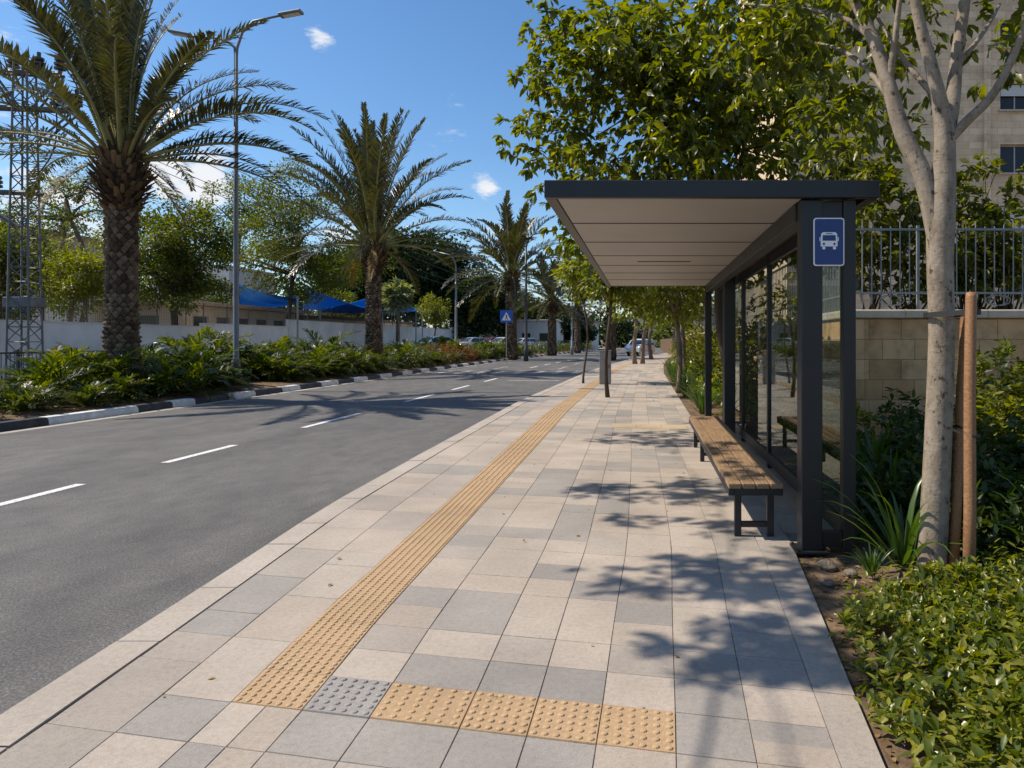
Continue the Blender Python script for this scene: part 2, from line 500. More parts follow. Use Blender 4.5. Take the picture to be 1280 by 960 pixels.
def unit(a):
    return a / np.maximum(np.linalg.norm(a, axis=1, keepdims=True), 1e-9)


def leaf_arrays(pos, d, up, size, shape):
    base, tris = LEAF[shape]
    d = unit(d)
    s = unit(np.cross(d, up))
    u = np.cross(s, d)
    n, k = len(pos), len(base)
    V = (pos[:, None, :] + size[:, None, None] * (base[None, :, 0, None] * s[:, None, :] + base[None, :, 1, None] * d[:, None, :]
         + base[None, :, 2, None] * u[:, None, :])).reshape(-1, 3)
    T = (np.array(tris)[None] + (np.arange(n) * k)[:, None, None]).reshape(-1, 3)
    return V, T


def nz(v, s, o=0.0):
    return noise.noise(Vector((v[0] * s + o, v[1] * s - o * .7, v[2] * s + o * .3)))


def cluster_points(c, rad, n, seed, rough=0.35, hollow=0.55, flat_bottom=0.0):
    """Twig-end centres in an uneven crown."""
    g = np.random.default_rng(seed)
    out = []
    k = 0
    while len(out) < n and k < n * 40:
        k += 1
        d = g.normal(size=3)
        d /= np.linalg.norm(d)
        lim = 1 + rough * 2.0 * nz(d, 1.6, seed * 3.1) + rough * 0.9 * nz(d, 3.7, seed * 1.7)
        r = (g.random() ** (1 / 2.4)) * lim
        if r < hollow * g.random(): continue
        p = d * r
        if p[2] < -1 + flat_bottom: continue
        q = np.array(c) + p * np.array(rad)
        if nz(q, 0.9 / (sum(rad) / 3) * 1.6, seed * 0.77) < -0.22: continue
        out.append(q)
    return np.array(out)


def ball(g, shp):
    d = g.normal(size=(*shp, 3))
    d /= np.linalg.norm(d, axis=-1, keepdims=True)
    return d * g.random(size=(*shp, 1)) ** (1 / 2.3)


def crown_mesh(name, mat, c, rad, n_cl, per, size, seed, cl_r=0.35, shape='broad', droop=0.5, rough=0.35, hollow=0.55,
               flat_bottom=0.0, keep=None, centres=None, whorl=0):
    g = np.random.default_rng(seed + 1000)
    cl = cluster_points(c, rad, n_cl, seed, rough, hollow, flat_bottom) if centres is None else centres
    N = len(cl) * per
    cc = np.repeat(cl, per, axis=0)
    if whorl:
        # leaves sit in whorls at twig ends
        nw = max(1, per // whorl)
        tw = ball(g, (len(cl), nw)) * cl_r * 1.75 * np.array((1, 1, 0.75))
        off = np.repeat(tw, whorl, axis=1)
        if off.shape[1] < per: off = np.concatenate([off, off[:, :per - off.shape[1]]], axis=1)
        off = off.reshape(-1, 3)
        wob_ = g.normal(size=(N, 3)) * .02
    else:
        off = ball(g, (N,)) * cl_r * 1.75 * np.array((1, 1, 0.75))
        wob_ = 0
    pos = cc + off + wob_
    if whorl:
        out = unit(pos - np.array(c)) * 0.25 + unit(off) * 0.35 + g.normal(size=(N, 3)) * np.array((.75, .75, .45))
    else:
        out = unit(pos - np.array(c)) * 0.55 + unit(off) * 0.8 + g.normal(size=(N, 3)) * 0.45
    out[:, 2] -= droop
    up = np.tile(np.array((0, 0, 1.0)), (N, 1)) + g.normal(size=(N, 3)) * 0.55
    sz = size * g.uniform(0.55, 1.2, N)
    if keep is not None:
        k = np.array([keep(p) for p in pos])
        pos, out, up, sz = pos[k], out[k], up[k], sz[k]
    V, T = leaf_arrays(pos, out, up, sz, shape)
    return mesh_tris(name, V, T, mat), cl


def bend(a, b, g, k=0.12, n=5, sag=0.0):
    a, b = Vector(a), Vector(b)
    L = (b - a).length
    w1, w2 = Vector(g.normal(size=3)) * L * k, Vector(g.normal(size=3)) * L * k * 0.6
    pts = []
    for i in range(n + 1):
        t = i / n
        p = a.lerp(b, t) + w1 * math.sin(math.pi * t) + w2 * math.sin(2 * math.pi * t) * 0.5
        p.z += sag * math.sin(math.pi * t) * L
        pts.append(p)
    return pts


def limbs(mb, top, r0, centres, seed, n_main=7, n_twig=40, m=0, fork_z=0.35, nn=7):
    """Main limbs from the trunk top to groups of twig ends, thin twigs off them."""
    g = np.random.default_rng(seed + 55)
    if len(centres) == 0: return
    idx = g.choice(len(centres), min(n_main, len(centres)), replace=False)
    mains = []
    for i in idx:
        e = Vector(centres[i])
        tp = Vector(top)
        e = tp.lerp(e, 0.9)
        mid_up = bend(tp, e, g, 0.07, 6, 0.10)
        mb.tube(mid_up, [r0 * (0.62 * (1 - t / 6) + 0.10) for t in range(7)], nn, m)
        mains.append(mid_up)
    for i in g.choice(len(centres), min(n_twig, len(centres)), replace=False):
        e = Vector(centres[i])
        best = min((p for ml in mains for p in ml[2:]), key=lambda p: (p - e).length)
        if (best - e).length < 0.15: continue
        pts = bend(best, e, g, 0.08, 3)
        mb.tube(pts, [r0 * 0.17, r0 * 0.13, r0 * 0.10, r0 * 0.05], 5, m)


def make_tree(name, label, cat, base, top, r0, r1, c, rad, n_cl, per, size, seed, leaf, bark, cl_r=0.35, shape='broad',
              droop=0.45, rough=0.35, hollow=0.55, flat_bottom=0.0, group=None, n_main=7, n_twig=40, keep=None, wob=0.04, whorl=0, centres=None):
    g = np.random.default_rng(seed + 5)
    base, top = Vector(base), Vector(top)
    root = empty(name, base, 0, label, cat, group)
    off = -base
    me, cl = crown_mesh('crown', leaf, Vector(c) + off, rad, n_cl, per, size, seed, cl_r, shape, droop, rough, hollow, flat_bottom,
                        (lambda p: keep(p + np.array(base))) if keep else None,
                        None if centres is None else np.array(centres) + np.array(off), whorl)
    link_mesh('crown', me, root)
    mb = MB()
    pts = bend(Vector((0, 0, -0.15)), top + off, g, wob, 6)
    mb.tube(pts, [r0 * 1.25] + [r0 + (r1 - r0) * t / 6 for t in range(1, 7)], 12)
    limbs(mb, pts[-1], r1 * 1.3, cl, seed, n_main, n_twig)
    mb.build('trunk', bark, root, smooth=True)
    return root


def leafy_shrub(name, label, cat, c, rad, n_cl, per, size, seed, leaf, cl_r=0.16, shape='oval', droop=0.0, group=None, rough=0.3):
    """A bush: leaf clusters over short woody stems, one mesh with its stems as a part."""
    c = Vector(c)
    root = empty(name, (c.x, c.y, 0 if c.z < 1.85 else 1.9), 0, label, cat, group)
    off = -Vector(root.location)
    me, cl = crown_mesh('foliage', leaf, c + off, rad, n_cl, per, size, seed, cl_r, shape, droop, rough, 0.6, whorl=6 if shape != 'simple' else 0)
    link_mesh('foliage', me, root)
    mb = MB()
    g = np.random.default_rng(seed + 9)
    for i in g.choice(len(cl), min(9, len(cl)), replace=False):
        mb.tube(bend((g.normal() * .05, g.normal() * .05, -0.05), cl[i], g, 0.08, 4), [0.018, 0.016, 0.013, 0.010, 0.006], 5)
    mb.build('stems', M['bark_dark'], root, smooth=True)
    return root


# ================================================================== camera, sun, sky
cd = bpy.data.cameras.new('camera')
cd.sensor_width = 36.0
cd.lens = F / 1280 * 36
cd.shift_x = -(VX - 640) / 1280
cd.shift_y = -(480 - VY) / 1280
cd.clip_start, cd.clip_end = 0.05, 6000
cam = bpy.data.objects.new('camera', cd)
COL.objects.link(cam)
cam.location = (0, 0, CAMH)
cam.rotation_euler = (R(90), 0, 0)
scene.camera = cam

SUN_EL, SUN_AZ = R(51), R(4)      # from the left of the street, a little ahead
S = Vector((-math.cos(SUN_EL) * math.cos(SUN_AZ), math.cos(SUN_EL) * math.sin(SUN_AZ), math.sin(SUN_EL)))
sd = bpy.data.lights.new('sun', 'SUN')
sd.energy, sd.angle, sd.color = 5.0, R(0.53), (1.0, 0.90, 0.77)
so = bpy.data.objects.new('sun', sd)
COL.objects.link(so)
so.rotation_euler = S.to_track_quat('Z', 'Y').to_euler()
so.location = (-30, 5, 40)

w = bpy.data.worlds.new('World')
scene.world = w
w.use_nodes = True
nt = w.node_tree
bg = nt.nodes['Background']
bg.inputs[1].default_value = 0.125
sky = nt.nodes.new('ShaderNodeTexSky')
sky.sky_type = 'NISHITA'
sky.sun_disc = False
sky.sun_elevation = SUN_EL
sky.sun_rotation = math.atan2(S.x, S.y)
sky.air_density, sky.dust_density, sky.ozone_density, sky.altitude = 1.0, 0.25, 3.0, 0


def wn(t, **kw):
    x = nt.nodes.new(t)
    for k, v in kw.items(): setattr(x, k, v)
    return x


def wmath(op, a, b=0.0, c=None):
    x = wn('ShaderNodeMath', operation=op)
    for k, v in ((0, a), (1, b), (2, c)):
        if v is None: continue
        if isinstance(v, (int, float)): x.inputs[k].default_value = v
        else: nt.links.new(v, x.inputs[k])
    return x.outputs[0]


hs = wn('ShaderNodeHueSaturation')
hs.inputs['Saturation'].default_value = 1.18
nt.links.new(sky.outputs[0], hs.inputs['Color'])
tc = wn('ShaderNodeTexCoord')
mask = None
for px, py, sharp, amp in ((205, 216, 900, 1.35), (255, 222, 900, 1.5), (330, 240, 700, .8), (60, 262, 260, 1.1), (120, 300, 260, 1.0), (400, 44, 5000, 1.0), (560, 150, 300, .45),
                           (605, 231, 3500, 1.25), (630, 300, 800, .95), (310, 75, 5000, .5), (440, 320, 200, .85), (760, 400, 120, .8), (-300, 150, 30, .8),
                           (1500, 200, 30, .9), (900, 330, 90, .4)):
    d = Vector(((px - VX) / F, 1, (VY - py) / F)).normalized()
    vm = wn('ShaderNodeVectorMath', operation='DOT_PRODUCT')
    nt.links.new(tc.outputs['Generated'], vm.inputs[0])
    vm.inputs[1].default_value = d
    e = wmath('MULTIPLY', wmath('SUBTRACT', vm.outputs['Value'], 1.0), float(sharp))
    gss = wmath('MULTIPLY', wmath('POWER', 2.718, e), amp)
    mask = gss if mask is None else wmath('MAXIMUM', mask, gss)
vm = wn('ShaderNodeVectorMath', operation='DOT_PRODUCT')
nt.links.new(tc.outputs['Generated'], vm.inputs[0])
vm.inputs[1].default_value = Vector((0.05, 0.95, 0.12)).normalized()
broad = wmath('MINIMUM', wmath('MAXIMUM', wmath('MULTIPLY', wmath('SUBTRACT', 0.62, vm.outputs['Value']), 2.0), 0.0), 0.62)  # unseen cloud cover behind and overhead, added to make the blue fill light neutral
mask = wmath('MAXIMUM', mask, broad)
mp = wn('ShaderNodeMapping')
mp.inputs['Scale'].default_value = (1, 1, 2.6)
nt.links.new(tc.outputs['Generated'], mp.inputs[0])
cn = wn('ShaderNodeTexNoise')
cn.inputs['Scale'].default_value = 17
cn.inputs['Detail'].default_value = 9
cn.inputs['Roughness'].default_value = 0.70
nt.links.new(mp.outputs[0], cn.inputs['Vector'])
cv = wmath('SUBTRACT', wmath('ADD', wmath('MULTIPLY', cn.outputs['Fac'], 3.4), wmath('MULTIPLY', mask, 1.25)), 2.40)
rp = wn('ShaderNodeValToRGB')
rp.color_ramp.elements[0].position = 0.05
rp.color_ramp.elements[1].position = 1.0
rp.color_ramp.interpolation = 'EASE'
nt.links.new(cv, rp.inputs[0])
cm = wn('ShaderNodeMix', data_type='RGBA')
nt.links.new(rp.outputs[0], cm.inputs[0])
nt.links.new(hs.outputs[0], cm.inputs[6])
cm.inputs[7].default_value = (5.9, 6.05, 6.3, 1)
nt.links.new(cm.outputs[2], bg.inputs[0])

scene.view_settings.view_transform = 'Standard'
scene.view_settings.look = 'None'
scene.view_settings.gamma = 1
scene.view_settings.exposure = 0.27
scene.render.engine = 'CYCLES'
scene.cycles.use_denoising = True
scene.cycles.max_bounces = 8
scene.cycles.transparent_max_bounces = 12
scene.cycles.sample_clamp_indirect = 6


# ================================================================== setting
def line(*pts):
    ys, xs = [p[0] for p in pts], [p[1] for p in pts]
    def f(y):
        # smooth the corners of the polyline a little
        return float(np.mean([np.interp(y + d, ys, xs) for d in (-1.2, -.6, 0, .6, 1.2)]) if y > 12 else np.interp(y, ys, xs))
    return f


KO = line((-6, -2.45), (0, -2.6), (2.95, -2.76), (5, -2.94), (6.55, -3.09), (10.3, -3.2), (18.6, -3.36), (25.5, -3.2), (36, -2.98), (40.5, -2.75),
          (55, -1.7), (64, -.9), (72, -.1), (80, 1.0), (100, 4.6), (130, 11), (200, 30))
KI = lambda y: KO(y) + 0.25
SL = line((-6, -1.72), (0, -1.76), (3, -1.83), (4, -1.89), (15.6, -2.2), (25, -2.12), (36, -1.95), (40.5, -1.72), (55, -.72), (64, .1), (72, .9), (80, 2.0), (100, 5.6), (130, 12))
SR = lambda y: SL(y) + float(np.interp(y, (3, 14, 25), (0.345, 0.45, 0.40)))
BI = line((-6, .55), (0, .6), (2.6, .74), (5.4, .90), (9, .88), (14, .76), (33, .72), (44, .98), (55, 1.5), (69, 2.4), (80, 3.7), (100, 7.2), (130, 13.5))
BO = lambda y: BI(y) + float(np.interp(y, (0, 2.58, 5.76, 9, 14), (.13, .165, .27, .27, .22)))
IL = line((-8, -12.2), (45, -12.2), (62, -12.15), (85, -11.3), (124, -8.0), (160, -2), (200, 6))
YS = [-6 + i * 1.5 for i in range(20)] + [24 + 3 * i for i in range(46)]


def sheet(name, fl, fr, ys, z, mat, kind='structure'):
    vs, fs = [], []
    for y in ys:
        vs += [(fl(y), y, z), (fr(y), y, z)]
    for i in range(len(ys) - 1):
        fs.append((2 * i, 2 * i + 1, 2 * i + 3, 2 * i + 2))
    return tag(MB().add(vs, fs).build(name, mat), kind=kind)


gd = MB().add([(-3000, -3000, -.30), (3000, -3000, -.30), (3000, 3000, -.30), (-3000, 3000, -.30)], [(0, 1, 2, 3)]).build('ground', M['ground'])
tag(gd, kind='structure')
sheet('road', lambda y: IL(y) - .02, lambda y: KO(y) + .02, YS, -.13, M['asphalt'])
sheet('gutter', lambda y: IL(y) + .02, lambda y: IL(y) + .30, YS, -.126, m_var('gutter_concrete', (0.30, 0.28, 0.25), (0.42, 0.40, 0.36), 3, 0.85, spec=.2))

# lane dashes, worn crossing stripes
mk = MB()
for a, b in ((5.6, 8.3), (9.75, 11.4), (13.7, 16.4), (19.5, 22.3), (24.3, 26.6), (29.2, 31.6), (44, 46.5), (49, 51.5), (54, 56.5), (60, 62.5), (66, 69)):
    x = (-6.8 if a < 40 else (IL(a) + KO(a)) / 2)
    x2 = (-6.8 if a < 40 else (IL(b) + KO(b)) / 2)
    mk.add([(x - .065, a, -.126), (x + .065, a, -.126), (x2 + .065, b, -.126), (x2 - .065, b, -.126)], [(0, 1, 2, 3)])
tag(mk.build('lane_marking', M['paint']), kind='structure')
mk = MB()
x = IL(38) + .9
while x < KO(38) - .5:
    mk.add([(x, 36.2, -.125), (x + .42, 36.2, -.125), (x + .42, 39.6, -.125), (x, 39.6, -.125)], [(0, 1, 2, 3)])
    x += 1.05
mk.add([(-5.9, 29.6, -.125), (-3.7, 29.6, -.125), (-3.7, 29.95, -.125), (-5.9, 29.95, -.125)], [(0, 1, 2, 3)])
for (xa, ya, yb) in ((-5.3, 41.5, 45), (-9.3, 42, 45), (-5.2, 50, 52.5)):
    mk.add([(xa, ya, -.125), (xa + .14, ya, -.125), (xa + .14, yb, -.125), (xa, yb, -.125)], [(0, 1, 2, 3)])
    mk.add([(xa - .25, yb, -.125), (xa + .39, yb, -.125), (xa + .07, yb + 1.1, -.125)], [(0, 1, 2)])
tag(mk.build('crossing_marking', M['worn_paint']), kind='structure')

# pale granite kerb of the pavement, stone by stone
kb = MB()
g = np.random.default_rng(3)
y = -6.0
while y < 110:
    L_ = g.choice([0.62, 0.8, 0.95])
    y2 = y + L_ - .010
    z = g.uniform(-.001, .003) + .004
    a, b = KO(y), KO(y2)
    c, d = KI(y) - .008, KI(y2) - .008
    prof = lambda o, i: [(o, -.14), (o, z - .016), (o + .016, z), (i, z), (i, -.03)]
    p0, p1 = prof(a, c), prof(b, d)
    vs = [(x, y, zz) for x, zz in p0] + [(x, y2, zz) for x, zz in p1]
    fs = [(k, k + 1, k + 6, k + 5) for k in range(4)] + [(4, 3, 2, 1, 0), (5, 6, 7, 8, 9)]
    kb.add(vs, fs)
    y += L_
tag(kb.build('kerb', M['kerb_stone']), kind='structure')

# pavement of square and half slabs
sheet('pavement_bed', lambda y: KI(y) - .01, lambda y: (BO(y) if not 5.3 < y < 14.0 else 1.66), [-6 + .7 * i for i in range(30)] + [15 + 2 * i for i in range(48)],
      -.0055, M['paver_joint'])
pv = MB()
TF = (0, .14, .32, .449, .578, .72, .858, 1.0)
rightc = [(lambda y, t=t: SR(y) + (BI(y) - SR(y)) * t) for t in TF]
midc = lambda y: KI(y) * .5 + SL(y) * .5
cols = [(KI, midc, 'L'), (midc, SL, 'L')] + [(rightc[i], rightc[i + 1], 'R') for i in range(7)] + [(BI, BO, 'B')]
strip_lo, strip_hi = SL, SR
S0, DS, SK = 2.69, 0.30, 0.195


def corner(fx, s):
    y = s
    for _ in range(3): y = s - SK * fx(y)
    return fx(y), y


def slab(fa, fb, s0, s1, mat, gap=0.0012, z=0.0):
    (x0, y0), (x1, y1), (x2, y2), (x3, y3) = corner(fa, s0), corner(fb, s0), corner(fb, s1), corner(fa, s1)
    q = [(x0, y0), (x1, y1), (x2, y2), (x3, y3)]
    cx, cy = sum(p[0] for p in q) / 4, sum(p[1] for p in q) / 4

    def ins(p, k):
        return (p[0] + (k if p[0] < cx else -k), p[1] + (k if p[1] < cy else -k))
    dz = [float(v) for v in g.uniform(-.0012, .0012, 2)]
    top = [(*ins(p, gap + .002), z + dz[0] * (1 if i < 2 else -1)) for i, p in enumerate(q)]
    bot = [(*ins(p, gap), z - .006) for p in q]
    pv.add(top + bot, [(0, 1, 2, 3), (4, 5, 1, 0), (5, 6, 2, 1), (6, 7, 3, 2), (7, 4, 0, 3)], mat)


NROW = 330
for ci, (fa, fb, typ) in enumerate(cols):
    r = -32
    while r < NROW:
        s0 = S0 + r * DS
        if typ == 'L': n = int(g.choice([1, 2, 2]))
        elif typ == 'B': n = 2
        else: n = int(g.choice([1, 1, 2]))
        if s0 > 30: n = 2
        if typ == 'R' and r <= 0 < r + n and ci <= 7:
            n = 1 if r == 0 else -r
        if typ == 'R' and r == 0 and ci <= 7:
            r += 1
            continue                                    # the warning tiles lie here
        yy = s0
        gn = 0.5 + 0.9 * nz((ci * .8, yy * .55, 0), 1.0, 4.4) + g.normal() * .26
        if typ == 'B': m = 0 if g.random() < .8 else 1
        elif typ == 'L': m = 0 if gn < .58 else (1 if gn < .82 else 2)
        else: m = 0 if gn < .62 else (1 if gn < .80 else 2)
        if typ == 'R' and r in (1, -1) and ci in (3, 4, 5): m = 2
        if r + n > NROW: break
        slab(fa, fb, s0, s0 + n * DS, m)
        r += n
# slabs between the border and the glass inside the shelter, and where the guide strip has not started
for r in range(9, 38):
    s0 = S0 + r * DS
    x9 = lambda y: (BO(y) + 1.66) / 2
    x10 = lambda y: 1.66
    if 5.45 < s0 - SK * 1.4 < 13.5:
        slab(BO, x9, s0, s0 + DS, int(g.choice([0, 0, 1])))
        slab(x9, x10, s0, s0 + DS, int(g.choice([0, 0, 1])))
for r in range(-32, 0):
    slab(strip_lo, lambda y: (SL(y) + SR(y)) / 2, S0 + r * DS, S0 + (r + 1) * DS, int(g.choice([0, 1, 2])))
    slab(lambda y: (SL(y) + SR(y)) / 2, strip_hi, S0 + r * DS, S0 + (r + 1) * DS, int(g.choice([0, 0, 1])))
tag(pv.build('pavement', [M['paver_beige'], M['paver_pale'], M['paver_grey']]), kind='structure')


def dome(mb, x, y, r, h, z, m=0, ex=1.0):
    n = 8
    vs, fs = [], []
    for rr, zz in ((r, 0), (r * .82, h * .72), (r * .45, h)):
        for k in range(n):
            a = 2 * math.pi * k / n
            vs.append((x + rr * math.cos(a), y + rr * ex * math.sin(a), z + zz))
    for i in range(2):
        for k in range(n):
            a, b = i * n + k, i * n + (k + 1) % n
            fs.append((a, b, b + n, a + n))
    fs.append(tuple(range(2 * n, 3 * n)))
    mb.add(vs, fs, m)


# yellow guide strip: studs near, ribs farther on
pv = tp = MB()
r = 0
for r in range(0, 270):
    slab(strip_lo, strip_hi, S0 + r * DS, S0 + (r + 1) * DS, 0, 0.0012, 0.003)
    s0 = S0 + r * DS
    if s0 < 7.4:
        for j in range(7):
            for i in range(7):
                s = s0 + (j + .5) / 7 * DS
                f = lambda y, t=(i + .5) / 7: SL(y) + (SR(y) - SL(y)) * t
                x, y = corner(f, s)
                dome(tp, x, y, .0135, .006, .003, 1, 1.25)
    elif s0 < 34:
        for i in range(6):
            t = (i + .5) / 6
            f0 = lambda y: SL(y) + (SR(y) - SL(y)) * t - .016
            f1 = lambda y: SL(y) + (SR(y) - SL(y)) * t + .016
            a, b, c, d = corner(f0, s0 + .01), corner(f1, s0 + .01), corner(f1, s0 + DS - .01), corner(f0, s0 + DS - .01)
            k = .006
            vs = [(*a, .003), (*b, .003), (*c, .003), (*d, .003), (a[0] + k, a[1] + k, .0085), (b[0] - k, b[1] + k, .0085), (c[0] - k, c[1] - k, .0085), (d[0] + k, d[1] - k, .0085)]
            tp.add(vs, [(4, 5, 6, 7), (0, 1, 5, 4), (1, 2, 6, 5), (2, 3, 7, 6), (3, 0, 4, 7)], 1)
M['tactile_stud'] = m_var('tactile_stud_yellow', (0.39, 0.26, 0.135), (0.47, 0.325, 0.185), 6, 0.65, spec=.3)
tag(tp.build('tactile_paving', [M['tactile'], M['tactile_stud']]), kind='structure')

pv = wt = MB()
for i in range(7):
    fa, fb = rightc[i], rightc[i + 1]
    if i == 6: break
    grey = i == 0
    if i == 5: continue
    slab(fa, fb, S0, S0 + DS, 1 if grey else 0, 0.0012, 0.003)
    n = 6
    for j in range(n):
        for k in range(n):
            x, y = corner(lambda y, t=(k + .5) / n: fa(y) + (fb(y) - fa(y)) * t, S0 + (j + .5) / n * DS)
            dome(wt, x, y, .0155, .0065, .003, 1 if grey else 2)
tag(wt.build('warning_paving', [M['tactile'], M['tactile_grey'], M['tactile_stud'], M['paver_grey']]), kind='structure')
pv = fill = MB()
slab(rightc[5], rightc[6], S0, S0 + DS, 0)
slab(rightc[6], rightc[7], S0, S0 + DS, 0)
tag(fill.build('pavement_slab', [M['paver_grey']]), kind='structure')
# yellowish paving field further along
pv = yl = MB()
for s in range(3):
    slab(lambda y: -.62 + .47 * s, lambda y: -.16 + .47 * s, 12.6, 13.2, 0, .001, .0035)
tag(yl.build('pavement_inlay', [m_paver('yellow_slab', [(0.47, 0.36, 0.22), (0.50, 0.39, 0.25)])]), kind='structure')

# planting soil on both sides
sheet('bed_soil', lambda y: (BO(y) if not 5.3 < y < 14.0 else 1.66) + .003, lambda y: 40, [-6 + .7 * i for i in range(30)] + [15 + 2 * i for i in range(48)], -.03, M['soil'])
IR = lambda y: IL(y) - 5.0
vs, fs = [], []
ys = [-8 + i * 1.2 for i in range(110)]
for y in ys:
    for k in range(9):
        t = k / 8
        x = IL(y) - .22 - t * (5.0 - .44)
        vs.append((x, y, .01 + .16 * math.sin(math.pi * t) + .06 * nz((x, y, 0), .6)))
for i in range(len(ys) - 1):
    for k in range(8):
        a = i * 9 + k
        fs.append((a, a + 9, a + 10, a + 1))
tag(MB().add(vs, fs).build('island_soil', M['soil'], smooth=True), kind='structure')
# black and white kerb of the island
kb = MB()
cuts = [-6, -4.6, -3.2, -1.8, -.4, 1, 2.5, 4, 5.4, 6.8, 8.2, 9.6, 11, 12.5, 14.1, 16.6, 17.8, 18.7, 20.2, 21.6, 23.2, 24.4, 26.0]
while cuts[-1] < 120: cuts.append(cuts[-1] + 1.45)
for i in range(len(cuts) - 1):
    y, y2 = cuts[i], cuts[i + 1] - .012
    prof = [(0.0, -.14), (-.012, -.02), (-.05, .035), (-.25, .04), (-.25, -.1)]
    z = float(g.uniform(-.004, .004))
    p0 = [(IL(y) + a, y, b + z) for a, b in prof]
    p1 = [(IL(y2) + a, y2, b + z) for a, b in prof]
    kb.add(p0 + p1, [(k + 5, k + 6, k + 1, k) for k in range(4)] + [(0, 1, 2, 3, 4), (9, 8, 7, 6, 5)], (i + 1) % 2)
tag(kb.build('island_kerb', [M['kerb_black'], M['kerb_white']]), kind='structure')
sheet('far_road', lambda y: IL(y) - 15.5, lambda y: IL(y) - 7.2, YS, -.13, M['asphalt'])
sheet('far_pavement', lambda y: IL(y) - 7.2, lambda y: IL(y) - 5.02, YS, -.02, M['kerb_stone'])
# the raised ground behind the stone wall
tr = MB()
tr.box(2.95, 70, 9.45, 130, -.2, 1.88)
tag(tr.build('terrain', M['soil']), kind='structure')
# ================================================================== bus shelter
dm = M['dark_metal']
sh = empty('bus_shelter', (0.5, 9.3, 0), 0, 'charcoal steel bus shelter with flat roof and glass back wall beside the pavement', 'bus shelter')


def part(mb, name, mats, parent, smooth=False):
    """Build a mesh given in place coordinates as a part of a thing."""
    o = mb.build(name, mats, None, smooth)
    off = Vector((0, 0, 0))
    p = parent
    while p is not None:
        off += p.location
        p = p.parent
    o.data.transform(Matrix.Translation(-off))
    o.parent = parent
    return o


RX0, RX1, RY0, RY1, RZ0, RZ1 = -.752, 1.757, 5.14, 13.53, 2.67, 2.802
rf = MB()
rf.box(RX0, RX1, RY0, RY0 + .06, RZ0, RZ1, bev=.006)
rf.box(RX0, RX1, RY1 - .06, RY1, RZ0, RZ1, bev=.006)
rf.box(RX0, RX0 + .085, RY0 + .06, RY1 - .06, RZ0, RZ1, bev=.006)
rf.box(RX1 - .085, RX1, RY0 + .06, RY1 - .06, RZ0, RZ1, bev=.006)
rf.box(RX0 + .085, RX1 - .085, RY0 + .06, RY1 - .06, RZ1 - .035, RZ1 - .008)
roof = part(rf, 'roof', dm, sh)
ys = [RY0 + .065, 6.3, 7.5, 8.7, 9.8, 10.9, 12.1, RY1 - .065]
for i in range(7):
    cp = MB()
    cp.box(RX0 + .09, 1.19, ys[i] + .018, ys[i + 1] - .018, RZ0 + .006, RZ0 + .05, bev=.004)
    part(cp, 'ceiling_panel', M['ceiling'], roof)
    if i:
        cp = MB()
        cp.box(RX0 + .09, 1.19, ys[i] - .0165 - .006 * (i > 3), ys[i] + .0165 + .006 * (i > 3), RZ0 + .003, RZ0 + .02)
        part(cp, 'ceiling_joint', M['rubber'], roof)
b = MB()
b.box(1.20, 1.62, RY0 + .062, RY1 - .062, RZ0 + .012, RZ0 + .028)
part(b, 'soffit_panel', dm, roof)
# light slot in the ceiling
b = MB()
b.box(-.1, .62, 9.3, 9.36, RZ0 + .001, RZ0 + .004)
part(b, 'ceiling_slot', M['rubber'], roof)
b = MB()
b.box(1.17, 1.30, 5.36, 13.3, 2.53, 2.668, bev=.006)
part(b, 'beam', dm, sh)
for (x0, x1, y0, y1, zt) in ((1.185, 1.345, 5.20, 5.36, 2.668), (1.29, 1.47, 11.15, 11.35, 2.668), (1.165, 1.29, 13.25, 13.38, 2.668)):
    p = MB()
    p.box(x0, x1, y0, y1, 0.0, zt, bev=.008)
    p.box(x0 - .05, x1 + .05, y0 - .04, y1 + .04, -.005, .014, bev=.003)
    for sx in (x0 - .03, x1 + .03):
        for sy in (y0 - .02, y1 + .02):
            p.tube([(sx, sy, .014), (sx, sy, .026)], .011, 6)
    part(p, 'post', dm, sh)
for (x0, x1, y0, y1) in ((1.505, 1.60, 5.21, 5.31), (1.54, 1.60, 8.62, 8.70), (1.54, 1.60, 10.9, 10.98), (1.505, 1.60, 13.27, 13.37)):
    p = MB()
    p.box(x0, x1, y0, y1, 0.0, 2.668, bev=.005)
    part(p, 'rear_post', dm, sh)
p = MB()
p.box(1.545, 1.595, 5.31, 13.27, .06, .20, bev=.005)
part(p, 'bottom_rail', dm, sh)
p = MB()
p.box(1.545, 1.595, 5.31, 13.27, 2.55, 2.66, bev=.005)
part(p, 'top_rail', dm, sh)
p = MB()
p.box(1.345, 1.505, 5.23, 5.29, .03, .15, bev=.005)
part(p, 'end_rail', dm, sh)
p = MB()
p.box(1.345, 1.505, 5.23, 5.29, 2.50, 2.66, bev=.005)
part(p, 'end_rail', dm, sh)
for y0, y1 in ((5.312, 8.618), (8.702, 10.898), (10.982, 13.268)):
    q = MB()
    q.box(1.564, 1.574, y0, y1, .205, 2.548)
    part(q, 'glass_panel', M['glass'], sh)
q = MB()
q.box(1.347, 1.503, 5.255, 5.265, .152, 2.498)
part(q, 'glass_panel', M['glass'], sh)

# ------------------------------------------------------------------ bus stop sign
SX, SY, SZ = 1.387, 5.185, 2.345
sg = empty('bus_stop_sign', (SX, SY, SZ), 0, 'blue bus stop sign with white bus pictogram on the near shelter post', 'sign')


def rrect(w, h, r, n=5):
    pts = []
    for cx, cz, a0 in ((w / 2 - r, h / 2 - r, 0), (-w / 2 + r, h / 2 - r, 90), (-w / 2 + r, -h / 2 + r, 180), (w / 2 - r, -h / 2 + r, 270)):
        for k in range(n + 1):
            a = R(a0 + 90 * k / n)
            pts.append((cx + r * math.cos(a), cz + r * math.sin(a)))
    return pts


